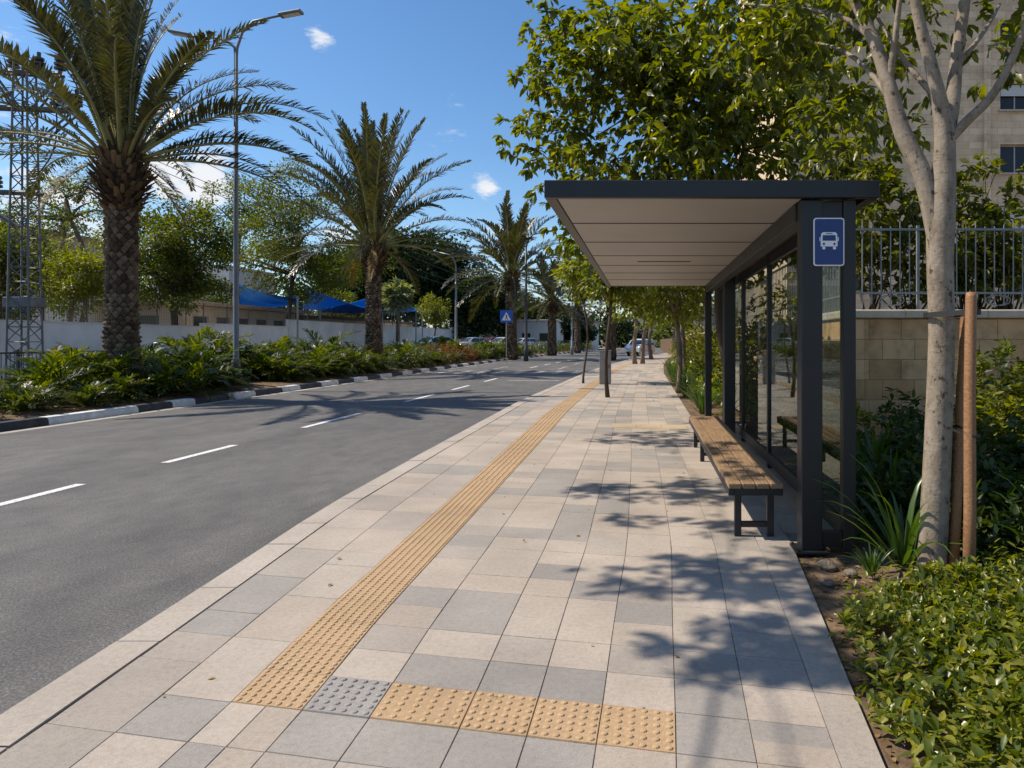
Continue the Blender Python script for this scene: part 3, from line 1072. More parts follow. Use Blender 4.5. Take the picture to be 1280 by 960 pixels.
def plate(mb, pts, y0, y1, m=0, ox=0, oz=0):
    """Extruded outline facing -Y: front at y0."""
    n = len(pts)
    vs = [(ox + x, y0, oz + z) for x, z in pts] + [(ox + x, y1, oz + z) for x, z in pts]
    fs = [tuple(range(n)), tuple(range(2 * n - 1, n - 1, -1))]
    for k in range(n):
        fs.append((k, k + n, (k + 1) % n + n, (k + 1) % n))
    return mb.add(vs, fs, m)


a = MB()
plate(a, rrect(.232, .362, .022), -.004, .010)
a.build('border_plate', M['sign_white'], sg)
a = MB()
plate(a, rrect(.214, .344, .016), -.0065, -.0042)
a.build('panel', M['sign_blue'], sg)
a = MB()
y0, y1 = -.009, -.0067
plate(a, [(-.063, -.035), (.063, -.035), (.063, .018), (.060, .060), (.046, .072), (-.046, .072), (-.060, .060), (-.063, .018)], y0, y1)
plate(a, rrect(.022, .02, .004), y0, y1, oz=-.047, ox=-.040)
plate(a, rrect(.022, .02, .004), y0, y1, oz=-.047, ox=.040)
plate(a, rrect(.006, .03, .002), y0, y1, oz=.02, ox=-.069)
plate(a, rrect(.006, .03, .002), y0, y1, oz=.02, ox=.069)
pic = a.build('bus_pictogram', M['sign_white'], sg)
a = MB()
plate(a, [(-.050, .008), (.050, .008), (.048, .050), (-.048, .050)], -.0105, -.0092)
plate(a, rrect(.05, .006, .002), -.0105, -.0092, oz=.061)
for s_ in (-.040, .040):
    plate(a, [(s_ + .009 * math.cos(k * math.pi / 5), -.016 + .009 * math.sin(k * math.pi / 5)) for k in range(10)], -.0105, -.0092)
a.build('pictogram_window', M['sign_blue'], pic)
a = MB()
a.box(-.03, .03, .0102, .0145, -.10, -.07)
a.box(-.03, .03, .0102, .0145, .07, .10)
a.build('bracket', dm, sg)

# ------------------------------------------------------------------ bench
bn = empty('bench', (.895, 8.0, 0), 0, 'long backless bench of timber slats on charcoal legs under the shelter', 'bench')
x0, x1 = .67, 1.12
wdt = (x1 - x0) / 4
for i in range(4):
    for (ya, yb) in ((5.53, 7.25), (7.262, 8.95), (8.962, 10.5)):
        s_ = MB()
        s_.box(x0 + i * wdt + .005, x0 + (i + 1) * wdt - .005, ya, yb, .410, .452, bev=.006)
        part(s_, 'slat', M['bench_wood'], bn)
f_ = MB()
f_.box(x0 + .005, x0 + .05, 5.54, 10.49, .352, .408, bev=.004)
f_.box(x1 - .05, x1 - .005, 5.54, 10.49, .352, .408, bev=.004)
for yy in (5.542, 7.2, 8.9, 10.44):
    f_.box(x0 + .052, x1 - .052, yy, yy + .045, .354, .408)
part(f_, 'frame', dm, bn)
for yy in (5.62, 9.1, 10.3):
    for xx in (x0 + .065, x1 - .12):
        l_ = MB()
        l_.box(xx, xx + .055, yy, yy + .055, 0.0, .351, bev=.004)
        part(l_, 'leg', dm, bn)
    l_ = MB()
    l_.box(x0 + .122, x1 - .122, yy + .008, yy + .046, .075, .12, bev=.003)
    part(l_, 'stretcher', dm, bn)


# ================================================================== right side: trees by the shelter
def Pt(px, py, Y): return tuple(P(px, py, Y))


# near tree: pale trunk forking over the fence line
NB = Vector((1.955, 4.75, 0))
nt_root = empty('street_tree', NB, 0, 'young pale barked tree in the planting bed tied to two wooden stakes', 'tree', 'street trees')
mb = MB()
Y0 = 4.75


def limb(pts, rad, n=10):
    P3 = [P(a, b, c) - NB for a, b, c in pts]
    # smooth by Catmull-Rom
    out, ro = [], []
    for i in range(len(P3) - 1):
        p0, p1, p2, p3 = P3[max(i - 1, 0)], P3[i], P3[i + 1], P3[min(i + 2, len(P3) - 1)]
        for k in range(4):
            t = k / 4
            out.append(.5 * ((2 * p1) + (-p0 + p2) * t + (2 * p0 - 5 * p1 + 4 * p2 - p3) * t * t + (-p0 + 3 * p1 - 3 * p2 + p3) * t ** 3))
            ro.append(rad[i] * (1 - t) + rad[i + 1] * t)
    out.append(P3[-1])
    ro.append(rad[-1])
    mb.tube(out, ro, n)


limb([(1174, 312, 4.75), (1155, 225, 4.78), (1128, 165, 4.85), (1112, 110, 4.9), (1092, 50, 5.0), (1062, -10, 5.1), (1035, -60, 5.2)], [.068, .066, .060, .052, .046, .036, .025])
limb([(1160, 745, 4.75), (1165, 700, 4.75), (1172, 560, 4.75), (1177, 420, 4.75), (1175, 330, 4.75), (1176, 285, 4.75), (1178, 245, 4.75), (1180, 205, 4.75), (1180, 160, 4.72), (1166, 90, 4.7), (1150, 30, 4.7), (1135, -50, 4.7), (1125, -140, 4.7)], [.118, .098, .090, .086, .088, .094, .088, .078, .064, .044, .038, .030, .02], 16)
limb([(1180, 185, 4.75), (1190, 130, 4.8), (1196, 70, 4.85), (1206, 0, 4.9), (1212, -80, 4.95), (1222, -170, 5)], [.060, .055, .044, .040, .030, .02])
limb([(1186, 175, 4.75), (1208, 152, 4.72), (1238, 122, 4.7), (1262, 80, 4.66), (1285, 20, 4.6), (1300, -60, 4.5)], [.040, .034, .031, .027, .022, .015])
limb([(1118, 130, 4.9), (1085, 88, 5.2), (1050, 62, 5.6), (1000, 50, 6.1)], [.026, .021, .017, .010], 7)
limb([(1182, 130, 4.75), (1150, 100, 4.9), (1120, 60, 5.1), (1090, 10, 5.4)], [.028, .022, .017, .012], 7)
limb([(1112, 100, 4.9), (1120, 40, 4.85), (1128, -30, 4.8)], [.030, .022, .015], 7)
limb([(1198, 80, 4.85), (1230, 40, 5.0), (1250, 5, 5.2)], [.020, .015, .010], 6)
limb([(1092, 50, 5.0), (1050, 20, 5.2), (990, 10, 5.6), (930, 5, 6.0)], [.024, .018, .014, .008], 6)
mb.build('trunk', M['bark_pale'], nt_root, smooth=True)
# its crown: mostly above the frame, hanging in on the left
cl = []
g = np.random.default_rng(41)
for px, py, Y, sx, n in ((1060, 10, 5.3, 45, 6), (985, 20, 6.0, 50, 8), (910, 25, 6.3, 60, 9), (1120, 20, 5.6, 35, 3), (1010, 75, 6.0, 45, 9), (1060, 130, 6.6, 30, 7), (1040, 190, 7.2, 30, 6), (1075, 80, 6.4, 22, 4), (1270, 45, 5.2, 20, 2),
                         (1140, 105, 5.2, 12, 1), (1210, -90, 5.0, 70, 8), (1120, -120, 5.0, 80, 10), (1020, -90, 5.5, 70, 9), (1290, -90, 4.7, 60, 6), (1262, 90, 5.2, 12, 1)):
    for k in range(n):
        cl.append(P(px + g.normal() * sx, py + g.normal() * sx * .5, Y + g.normal() * .25))
cl = np.array(cl) - np.array(NB)
me, _ = crown_mesh('crown', M['leaf_broad'], (0, 0, 5), (1, 1, 1), 0, 42, .125, 12, .19, 'broad', .55, centres=cl, whorl=7)
link_mesh('crown', me, nt_root)

for nm, top, bot, r, lab in (('tree_stake', P(1214, 366, 4.45), Vector((1.975, 4.20, -.15)), .036, 'taller wooden stake with a cracked flat top right of the pale trunk'),
                             ('tree_stake', P(1207, 392, 4.85), Vector((2.085, 4.68, -.15)), .034, 'shorter leaning wooden stake between the pale trunk and the taller stake')):
    st = empty(nm, bot, 0, lab, 'stake', 'stakes of the young tree')
    q = MB()
    d = top - bot
    q.tube([Vector((0, 0, 0)), d * .33 + Vector((.004, 0, 0)), d * .7 - Vector((.004, 0, 0)), d * .985, d], [r * 1.08, r * 1.03, r, r * .97, r * .86], 12)
    q.build('pole', M['stake_wood'], st, smooth=True)


def band(c, a, b, rr, h, name, label):
    """A flat strap round two poles: a loop with thickness."""
    d = Vector((b[0] - a[0], b[1] - a[1], 0))
    d.normalize()
    s = Vector((-d.y, d.x, 0))
    loop = []
    for k in range(9):
        t = R(90 + 180 * k / 8)
        loop.append(Vector(a) + d * math.cos(t) * rr[0] + s * math.sin(t) * rr[0])
    for k in range(9):
        t = R(-90 + 180 * k / 8)
        loop.append(Vector(b) + d * math.cos(t) * rr[1] + s * math.sin(t) * rr[1])
    n = len(loop)
    cc = (Vector(a) + Vector(b)) / 2
    q = MB()
    vs = []
    for p in loop:
        o = (p - cc)
        for k, z in ((1.0, -h), (1.0, h), (.93, h), (.93, -h)):
            vs.append(cc + Vector((o.x * k, o.y * k, o.z + z)))
    fs = []
    for i in range(n):
        j = (i + 1) % n
        for k in range(4):
            fs.append((i * 4 + k, j * 4 + k, j * 4 + (k + 1) % 4, i * 4 + (k + 1) % 4))
    q.add(vs, fs)
    tag(q.build(name, M['rubber']), label, 'tie')


zt = CAMH + (VY - 394) / F * 4.75
band(None, (2.03, 4.75, zt), (2.135, 4.47, zt + .01), (.100, .046), .018, 'tree_tie', 'broad black rubber strap holding the pale trunk to the tall stake')
zt = CAMH + (VY - 538) / F * 4.6
band(None, (2.115, 4.74, zt + .01), (2.07, 4.34, zt), (.042, .044), .008, 'stake_tie', 'thin dark wire loop binding the two wooden stakes together low down')

# big leafy tree just past the shelter
def keepA(p):
    return not (-0.85 < p[0] < 1.85 and 5.0 < p[1] < 13.7 and p[2] < 3.0) and p[2] > 2.75


A = make_tree('street_tree', 'big leafy tree spreading its crown over the shelter roof', 'tree', (1.95, 15.0, 0), (1.8, 14.8, 3.6), .10, .085,
              (1.05, 13.9, 6.2), (3.4, 2.7, 3.3), 640, 35, .225, 21, M['leaf_broad'], M['bark_dark'], cl_r=.30, droop=.55, rough=.30, hollow=.45, whorl=7,
              group='street trees', n_main=9, n_twig=60, keep=keepA)
# roadside tree out of frame whose crown shades the slabs in front of the bench
g = np.random.default_rng(8)
cl = []
for ya, yb, xa, xb, n, h in ((3.05, 4.1, .1, 1.2, 38, 6.3), (4.1, 5.2, -.42, 1.25, 46, 6.6), (5.6, 6.4, -.2, 1.5, 16, 6.9), (6.5, 8.2, -.75, 1.3, 52, 7.2), (10.0, 12.6, -.9, 1.4, 60, 8.6)):
    for k in range(n):
        t = g.random() ** .75
        hh = h + g.normal() * .18
        yc, hy = (ya + yb) / 2, (yb - ya) / 2 * (.25 + .75 * t)
        cl.append((xa + (xb - xa) * t - .808 * hh, yc + g.uniform(-hy, hy) + .056 * hh, hh))
make_tree('street_tree', 'roadside tree at the kerb whose crown dapples the slabs with shade', 'tree', (-2.3, .3, 0), (-4.3, 1.6, 5.2), .10, .018,
          (-5.2, 6.0, 6.8), (1, 1, 1), 0, 28, .12, 63, M['leaf_broad'], M['bark_grey'], cl_r=.13, droop=.3, group='street trees', n_main=2, n_twig=24, whorl=7, centres=cl,
          keep=lambda p: p[2] > 1.75 + .50 * max(p[1], 0))
pit = MB()
pit.add([(-2.36, -.1, .006), (-1.95, -.1, .006), (-1.95, .6, .006), (-2.36, .6, .006)], [(0, 1, 2, 3)])
tag(pit.build('tree_pit', M['soil']), kind='structure')


# ------------------------------------------------------------------ stone wall with railing
sw = empty('stone_wall', (2.75, 9.2, 0), 0, 'tan ashlar retaining wall with pale coping behind the shelter', 'wall')
q = MB()
q.box(2.93, 26, 9.2, 9.5, -.1, 1.90, bev=.012)
q.box(2.72, 2.93, 9.16, 9.5, -.1, 1.90, bev=.02)
q.box(2.72, 2.96, 9.502, 62, -.1, 1.90, bev=.012)
part(q, 'masonry', M['stone_wall'], sw)
q = MB()
q.box(2.68, 26, 9.13, 9.53, 1.902, 2.015, bev=.018)
q.box(2.68, 3.0, 9.532, 62, 1.902, 2.015, bev=.018)
part(q, 'coping', M['stone_cap'], sw)

rl = empty('railing', (2.85, 9.33, 2.015), 0, 'pale grey metal railing with upright bars on the stone wall', 'railing')
q = MB()
q.box(2.85, 16, 9.312, 9.348, 3.095, 3.125)
q.box(2.85, 16, 9.315, 9.345, 2.235, 2.262)
q.box(2.835, 2.865, 9.349, 45, 3.095, 3.125)
q.box(2.835, 2.865, 9.349, 45, 2.235, 2.262)
part(q, 'rail', M['fence_paint'], rl)
q = MB()
x = 2.95
i = 0
while x < 9.5:
    if i % 13 == 6:
        q.box(x - .018, x + .018, 9.352, 9.385, 2.016, 3.17)
    else:
        q.tube([(x, 9.33, 2.10 if i % 2 else 2.04), (x, 9.33, 3.22 if i % 4 == 0 else 3.15)], .0085, 6)
    x += .128
    i += 1
o_ = part(q, 'bars', M['fence_paint'], rl)
q = MB()
y = 9.6
while y < 40:
    q.tube([(2.85, y, 2.04), (2.85, y, 3.15)], .0085, 5)
    y += .16
part(q, 'side_bars', M['fence_paint'], rl)
for k in range(9):
    q = MB()
    xc = 3.35 + k * .72
    for s_ in (-1, 1):
        q.tube([(xc + s_ * (.02 + .15 * math.sin(t)), 9.33, 2.15 + .07 * math.cos(t) * (1 if t < 3.2 else 1)) for t in np.linspace(0, 2 * math.pi, 13)], .007, 5, cap=False)
    part(q, 'scroll_ornament', M['fence_paint'], rl)

# leafy trees and shrubs behind the railing
for i, (px, py, Y, rx, rz, lab, n) in enumerate((
        (1085, 268, 10.6, .80, .95, 'leafy shrub behind the railing beside the shelter roof end', 60),
        (1140, 320, 10.8, .75, .70, 'leafy shrub behind the railing left of the pale trunk', 50),
        (1215, 250, 11.4, .70, .75, 'tall loose shrub behind the railing right of the pale trunk', 34),
        (1262, 320, 10.9, .70, .80, 'dense shrub behind the railing at the edge of the photo', 60),
        (1205, 335, 11.2, .75, .62, 'low shrub behind the railing between stakes and fence top', 50),
        (1340, 300, 11.3, .8, 1.0, 'leafy shrub behind the railing beyond the photo edge', 40))):
    leafy_shrub('shrub', lab, 'shrub', P(px, py, Y), (rx, .6, rz), n, 26, .165, 300 + i, M['leaf_hedge'], .17, 'broad', .35, 'shrubs behind the railing', .35)

# ------------------------------------------------------------------ stone apartment building
bd = empty('apartment_building', (16, 30, 1.88), 0, 'pale stone apartment building rising behind the railing', 'building')
BY = 30.0
wins = []
for zc, hh in ((6.95, 1.1), (9.55, 1.25), (12.25, 1.15), (15, 1.2), (17.8, 1.2), (4.2, 1.2)):
    wins.append((8.75, 9.55, zc - .45, zc + .4))
    wins.append((15.5, 16.95, zc - hh / 2, zc + hh / 2))
    wins.append((19.2, 20.6, zc - hh / 2, zc + hh / 2))


def facade(mb, x0, x1, z0, z1, y, openings, depth):
    xs = sorted({x0, x1, *[o[0] for o in openings], *[o[1] for o in openings]})
    zs = sorted({z0, z1, *[o[2] for o in openings], *[o[3] for o in openings]})
    for i in range(len(xs) - 1):
        for j in range(len(zs) - 1):
            cx, cz = (xs[i] + xs[i + 1]) / 2, (zs[j] + zs[j + 1]) / 2
            if any(o[0] < cx < o[1] and o[2] < cz < o[3] for o in openings): continue
            mb.add([(xs[i], y, zs[j]), (xs[i + 1], y, zs[j]), (xs[i + 1], y, zs[j + 1]), (xs[i], y, zs[j + 1])], [(0, 1, 2, 3)])
    for a, b, c, d in openings:
        e = y + depth
        mb.add([(a, y, c), (b, y, c), (b, y, d), (a, y, d), (a, e, c), (b, e, c), (b, e, d), (a, e, d)],
               [(0, 4, 5, 1), (1, 5, 6, 2), (2, 6, 7, 3), (3, 7, 4, 0)])


q = MB()
facade(q, 6.2, 30, 1.8, 24, BY, wins, .35)
q.add([(6.2, BY, 1.8), (6.2, BY + 16, 1.8), (6.2, BY + 16, 24), (6.2, BY, 24)], [(0, 3, 2, 1)])
q.add([(6.2, BY, 24), (30, BY, 24), (30, BY + 16, 24), (6.2, BY + 16, 24)], [(0, 1, 2, 3)])
q.add([(30, BY, 1.8), (30, BY + 16, 1.8), (30, BY + 16, 24), (30, BY, 24)], [(0, 1, 2, 3)])
q.add([(6.2, BY + 16, 1.8), (30, BY + 16, 1.8), (30, BY + 16, 24), (6.2, BY + 16, 24)], [(3, 2, 1, 0)])
part(q, 'wall', M['facade'], bd)
q = MB()
q.box(14.75, 15.05, BY - .12, BY - .003, 1.8, 24, bev=.01)
part(q, 'pilaster', M['facade'], bd)
for i, (a, b, c, d) in enumerate(wins):
    q = MB()
    y0 = BY + .20
    for x0, x1, z0, z1 in ((a, b, c, c + .06), (a, b, d - .06, d), (a, a + .06, c + .061, d - .061), (b - .06, b, c + .061, d - .061), ((a + b) / 2 - .03, (a + b) / 2 + .03, c + .061, d - .061)):
        q.box(x0 + .003, x1 - .003, y0, y0 + .06, z0 + .003, z1 - .003)
    wf = part(q, 'window', M['win_frame'], bd)
    q = MB()
    q.box(a + .05, b - .05, y0 + .025, y0 + .035, c + .05, d - .05)
    part(q, 'pane', M['win_glass'], wf)
    q = MB()
    q.box(a - .08, b + .08, BY - .09, BY + .19, c - .09, c - .003, bev=.008)
    part(q, 'sill', M['stone_cap'], wf)
    if b - a > 1 and (i % 5 in (1, 2) or i == 1):
        q = MB()
        hgt = d - c
        zz = d - hgt * (.9 if i == 1 else .45)
        k = 0
        z = zz
        while z < d - .07:
            q.box(a + .07, b - .07, BY + .10, BY + .125, z, z + .055, bev=.006)
            z += .06
        part(q, 'shutter', M['shutter'], wf)

# ------------------------------------------------------------------ planting on the right
g = np.random.default_rng(77)
# glossy ground cover filling the near bed
N = 3300
pos, dr, sz = [], [], []
for i in range(N * 3):
    if len(pos) >= N: break
    y = g.uniform(1.6, 4.75)
    xl = .93 + (y - 2.58) * .082
    edge = xl + .10 + .10 * nz((y * 1.3, 0, 0), 1.6, 3) + (.22 if y > 3.9 else 0) * (y - 3.9)
    x = g.uniform(edge - .05, 3.3)
    if y > 3.95 + .3 * nz((x, y, 0), 1.6, 8) and x < 2.3: continue
    hgt = .07 + .26 * min(1, (x - edge) / .5) * float(np.interp(y, (2.6, 3.3, 3.9, 4.7), (1, .85, .5, .2))) + .12 * nz((x, y, 0), 1.9, 5) + .035 * g.normal()
    if x < edge + .25 and g.random() < .35: continue
    pos.append((x, y, max(.05, hgt)))
pos = np.array(pos)
per = 9
cc = np.repeat(pos, per, axis=0)
n = len(cc)
az = np.tile(np.arange(per) * 2.4, len(pos)) + np.repeat(g.uniform(0, 6.28, len(pos)), per)
el = np.tile(np.linspace(-.15, 1.15, per), len(pos)) + g.normal(size=n) * .22
d = np.stack([np.cos(az) * np.cos(el), np.sin(az) * np.cos(el), np.sin(el)], 1) + np.repeat(g.normal(size=(len(pos), 3)) * .25, per, axis=0)
cc = cc + g.normal(size=(n, 3)) * .012 - np.array((0, 0, .03))
V, T = leaf_arrays(cc, d, np.tile(np.array((0, 0, 1.)), (n, 1)) + g.normal(size=(n, 3)) * .3, .052 * np.clip(np.exp(g.normal(size=n) * .3), .45, 1.5), 'broad')
# shaded lower leaves
k2 = 9000
p2 = pos[g.integers(0, len(pos), k2)] * np.array((1, 1, 0)) + np.stack([g.normal(size=k2) * .05, g.normal(size=k2) * .05, np.zeros(k2)], 1)
p2[:, 2] = pos[g.integers(0, len(pos), k2), 2] * g.uniform(.05, .8, k2)
V2, T2 = leaf_arrays(p2, g.normal(size=(k2, 3)) * np.array((1, 1, .6)), np.tile(np.array((0, 0, 1.)), (k2, 1)), .07 * g.uniform(.6, 1.2, k2), 'oval')
me = mesh_tris('ground_cover', np.vstack([V, V2]), np.vstack([T, T2 + len(V)]), M['leaf_cover'])
tag(link_mesh('ground_cover', me), kind='stuff')


def blades(n, L, wd, seed, spread=.9, lean=1.0, segs=6):
    """Arching strap leaves from one foot."""
    g = np.random.default_rng(seed)
    V, T = [], []
    for i in range(n):
        az = g.uniform(0, 6.283)
        el = g.uniform(.75, 1.5)
        l = L * g.uniform(.55, 1.1)
        p = np.array((math.cos(az) * .04, math.sin(az) * .04, 0)) * g.uniform(.2, 1.6)
        curl = g.uniform(.5, 1.9) * spread
        tw = g.normal() * .3
        b = len(V)
        for k in range(segs + 1):
            t = k / segs
            wk = wd * (1 - t ** 2.2) * (.6 + .4 * min(1, t * 4)) + .001
            s = np.array((-math.sin(az + tw), math.cos(az + tw), 0))
            V += [p - s * wk, p + np.array((0, 0, -wk * .5)), p + s * wk]
            e = el - curl * t * t
            p = p + np.array((math.cos(az) * math.cos(e), math.sin(az) * math.cos(e), math.sin(e))) * l / segs
        for k in range(segs):
            a = b + 3 * k
            for j in (0, 1):
                T += [(a + j, a + j + 1, a + j + 4), (a + j, a + j + 4, a + j + 3)]
    return np.array(V), np.array(T)


strap = [mesh_tris('strap_leaves', *blades(n_, L_, .017, 900 + i_, .9), M['leaf_strap']) for i_, (n_, L_) in enumerate(((26, .95), (34, .7), (30, .8), (40, .6)))]


def strap_clump(loc, var, sc, rz, label, group=None):
    o = link_mesh('strap_leaf_plant', strap[var])
    o.location, o.scale, o.rotation_euler = loc, (sc, sc, sc), (0, 0, rz)
    return tag(o, label, 'plant', group)


strap_clump((1.84, 4.90, 0), 1, 1.18, .4, 'tall strap leaved plant beside the near corner of the shelter')
strap_clump((2.15, 6.0, 0), 2, 1.0, 1.4, 'strap leaved plant in deep shade behind the tall one by the shelter')
strap_clump((2.75, 4.75, .05), 1, 1.0, 2.2, 'strap leaved plant right of the two stakes')
strap_clump((2.35, 7.0, .1), 3, 1.5, .2, 'strap leaved plant at the foot of the stone wall near its corner')
strap_clump((1.55, 4.70, 0), 3, .42, 2.9, 'small grassy tuft on bare soil at the shelter foot')

for i, (c, rad, ncl, leaf, lab) in enumerate((
        ((2.75, 5.9, .38), (.75, .7, .50), 100, 'leaf_dark', 'dark low shrub behind the two stakes'),
        ((3.7, 5.6, .45), (.75, .7, .62), 100, 'leaf_dark', 'dark shrub at the photo edge behind the ground cover'),
        ((2.45, 7.5, .25), (.70, .75, .40), 70, 'leaf_dark', 'dark shrub against the wall left of the pale trunk'),
        ((3.6, 7.6, .55), (.85, .8, .72), 100, 'leaf_dark', 'dark shrub under the middle of the stone wall'),
        ((3.8, 6.9, .95), (.50, .6, .60), 90, 'leaf_yellow', 'sunlit yellow green shrub at the right edge below the wall'),
        ((4.9, 8.0, .75), (.8, .7, .85), 70, 'leaf_hedge', 'bushy shrub at the far right under the wall'),
        ((2.62, 5.0, .18), (.45, .4, .26), 50, 'leaf_dark', 'lowest dark shrub at the foot of the two stakes'),
        ((2.3, 5.75, .22), (.45, .5, .32), 50, 'leaf_dark', 'dark low shrub behind the foot of the pale trunk'),
        ((3.1, 4.7, .30), (.5, .55, .36), 50, 'leaf_dark', 'dark shrub just right of the taller stake'),
        ((2.2, 9.9, .95), (.45, .9, 1.1), 90, 'leaf_yellow', 'tall shrub behind the glass at the wall corner'),
        ((2.2, 12.3, 1.2), (.5, 1.0, 1.4), 100, 'leaf_yellow', 'tallest shrub behind the far glass panes'),
        ((2.15, 7.9, .55), (.35, .7, .6), 60, 'leaf_yellow', 'lower leafy shrub behind the nearest glass pane'))):
    leafy_shrub('shrub', lab, 'shrub', c, rad, ncl, 26, .115, 400 + i, M[leaf], .13, 'oval', .1, 'shrubs in the bed behind the shelter', .35)

# fallen leaves on bare soil and slabs
k = 420
pp = np.stack([g.uniform(.95, 1.7, k), g.uniform(2.6, 5.2, k), np.full(k, -.02)], 1)
k3 = 90
p3 = np.stack([g.uniform(-2.4, 1.1, k3), g.uniform(2.7, 20, k3), np.full(k3, .006)], 1)
pp = np.vstack([pp, p3])
V, T = leaf_arrays(pp, g.normal(size=(len(pp), 3)) * np.array((1, 1, .12)), np.tile(np.array((0, 0, 1.)), (len(pp), 1)) + g.normal(size=(len(pp), 3)) * .25, g.uniform(.02, .055, len(pp)), 'simple')
tag(link_mesh('leaf_litter', mesh_tris('leaf_litter', V, T, M['litter'])), kind='stuff')
for i, (x, y, s_) in enumerate(((1.30, 4.90, .07), (1.42, 4.75, .045), (1.22, 4.55, .035))):
    bm = bmesh.new()
    bmesh.ops.create_icosphere(bm, subdivisions=2, radius=s_)
    for v in bm.verts:
        v.co *= 1 + .35 * noise.noise(v.co * 14 + Vector((i * 3, 0, 0)))
        v.co.z *= .6
    me = bpy.data.meshes.new('rock')
    bm.to_mesh(me)
    bm.free()
    me.materials.append(M['bark_grey'])
    o = link_mesh('rock', me)
    o.location = (x, y, .0)
    tag(o, ('largest grey brown rock on the soil at the shelter foot', 'middle sized rock right of the largest on the soil', 'small rock nearest the pavement edge on the soil')[i], 'rock')

# bed further along the pavement, past the shelter
ordn = ['first', 'second', 'third', 'fourth', 'fifth', 'sixth', 'seventh', 'eighth', 'ninth', 'tenth', 'eleventh', 'twelfth']
i = 0
for row, (dx, rname) in enumerate(((.24, 'pavement side'), (.95, 'rear'))):
    for k in range(12):
        y = 15.3 + k * 1.55 + row * .6 + (k > 6) * (k - 6) * 1.1
        if row == 0 and abs(y - 21.5) < .8: y += .8
        sc = g.uniform(1.1, 1.45) * (1 + .25 * row)
        strap_clump((BO(y) + dx + g.uniform(-.05, .15), y, -.02), int(g.integers(1, 4)), sc, g.uniform(0, 6), f'{ordn[k]} strap leaved plant in the {rname} row past the shelter', 'strap leaved plants past the shelter')
for k, (y, dx, h) in enumerate(((17.5, 1.1, .75), (20.3, 1.5, .95), (24, 1.2, .85), (28, 1.1, .85), (33, 1.1, .9), (39, 1.2, .9), (46, 1.3, 1.0))):
    leafy_shrub('shrub', f'{ordn[k]} sunlit round shrub in the bed past the shelter', 'shrub', (BO(y) + dx, y, h * .55), (.75, .9, h * .6), 55, 20, .12, 500 + k, M['leaf_cover'], .15, 'simple', 0, 'round shrubs past the shelter')

for k in range(9):
    y = 15.2 + k * 3.3
    leafy_shrub('shrub', f'{ordn[k]} tall shrub of the hedge along the lit wall past the shelter', 'shrub', (2.25, y, .95), (.5, 1.7, 1.05), 60, 24, .15, 560 + k, M['leaf_hedge'], .2, 'simple', .1, 'hedge shrubs along the wall')
# street trees further along, right side and kerb side
for i, (x, y, top, c, rad, r0, lf, lab, ncl) in enumerate((
        (1.03, 21.5, 2.45, (.75, 21.3, 3.5), (1.75, 1.8, 1.25), .085, 'leaf_broad', 'slim pale tree in the bed past the shelter leaning left', 170),
        (1.6, 27.5, 2.5, (1.1, 27.5, 3.7), (1.9, 2.0, 1.4), .10, 'leaf_broad', 'leafy tree in the bed behind the slim pale tree', 150),
        (1.7, 35, 2.6, (1.3, 35, 4.0), (2.2, 2.4, 1.6), .11, 'leaf_hedge', 'third leafy tree along the bed past the shelter', 150),
        (-2.32, 25.9, 3.0, (-2.25, 26, 4.3), (.85, 1.0, 1.1), .045, 'leaf_yellow', 'thin dark trunked tree with yellow green crown at the guide strip', 90),
        (-1.04, 19.5, 2.7, (-.75, 19.7, 3.7), (.95, 1.0, .85), .058, 'leaf_broad', 'thin trunked young tree in the middle of the pavement', 100),
        (-.65, 47.5, 3.2, (-.5, 47.5, 4.9), (2.0, 2.0, 1.6), .16, 'leaf_yellow', 'leafy tree beside a twin trunk far along the pavement', 120),
        (-.15, 48.2, 3.2, (.6, 48.5, 4.6), (1.9, 2.0, 1.5), .15, 'leaf_hedge', 'right hand tree of the far pair on the pavement', 120),
        (.6, 60, 3.2, (.8, 60, 5.1), (2.2, 2.2, 1.8), .17, 'leaf_yellow', 'farthest pavement tree in front of the van', 110),
        (2.6, 56, 3.0, (2.3, 56, 5.0), (2.4, 2.6, 2.0), .14, 'leaf_hedge', 'bushy tree by the far end of the bed', 120),
        (3.3, 70, 3.0, (3.0, 70, 5.4), (2.6, 2.6, 2.2), .16, 'leaf_broad', 'last leafy tree where the pavement bends', 110))):
    make_tree('street_tree', lab, 'tree', (x, y, 0), (x + (c[0] - x) * .25, y, top), r0, r0 * .75, c, rad, ncl, 22, .17 + y * .0016, 700 + i, M[lf],
              M['bark_grey'] if r0 > .06 else M['bark_dark'], cl_r=.26, shape='simple', droop=.6, group='street trees', n_main=6, n_twig=24)

# grey cabinet between the thin trunks
cb = empty('utility_cabinet', (-1.46, 25.4, 0), 0, 'narrow grey metal cabinet between thin trunks on the pavement', 'cabinet')
q = MB()
q.box(-.21, .21, -.16, .16, .03, 1.22, bev=.012)
q.build('body', M['cabinet'], cb)
q = MB()
q.box(-.19, .19, -.172, -.162, .08, 1.16, bev=.004)
dr_ = q.build('door', M['cabinet'], cb)
q = MB()
q.box(.13, .16, -.19, -.173, .6, .72, bev=.004)
q.build('handle', M['dark_metal'], dr_)
q = MB()
q.box(-.23, .23, -.18, .18, 1.222, 1.25, bev=.006)
q.build('lid', M['cabinet'], cb)
q = MB()
q.box(-.19, .19, -.14, .14, -.01, .029)
q.build('plinth', M['kerb_stone'], cb)


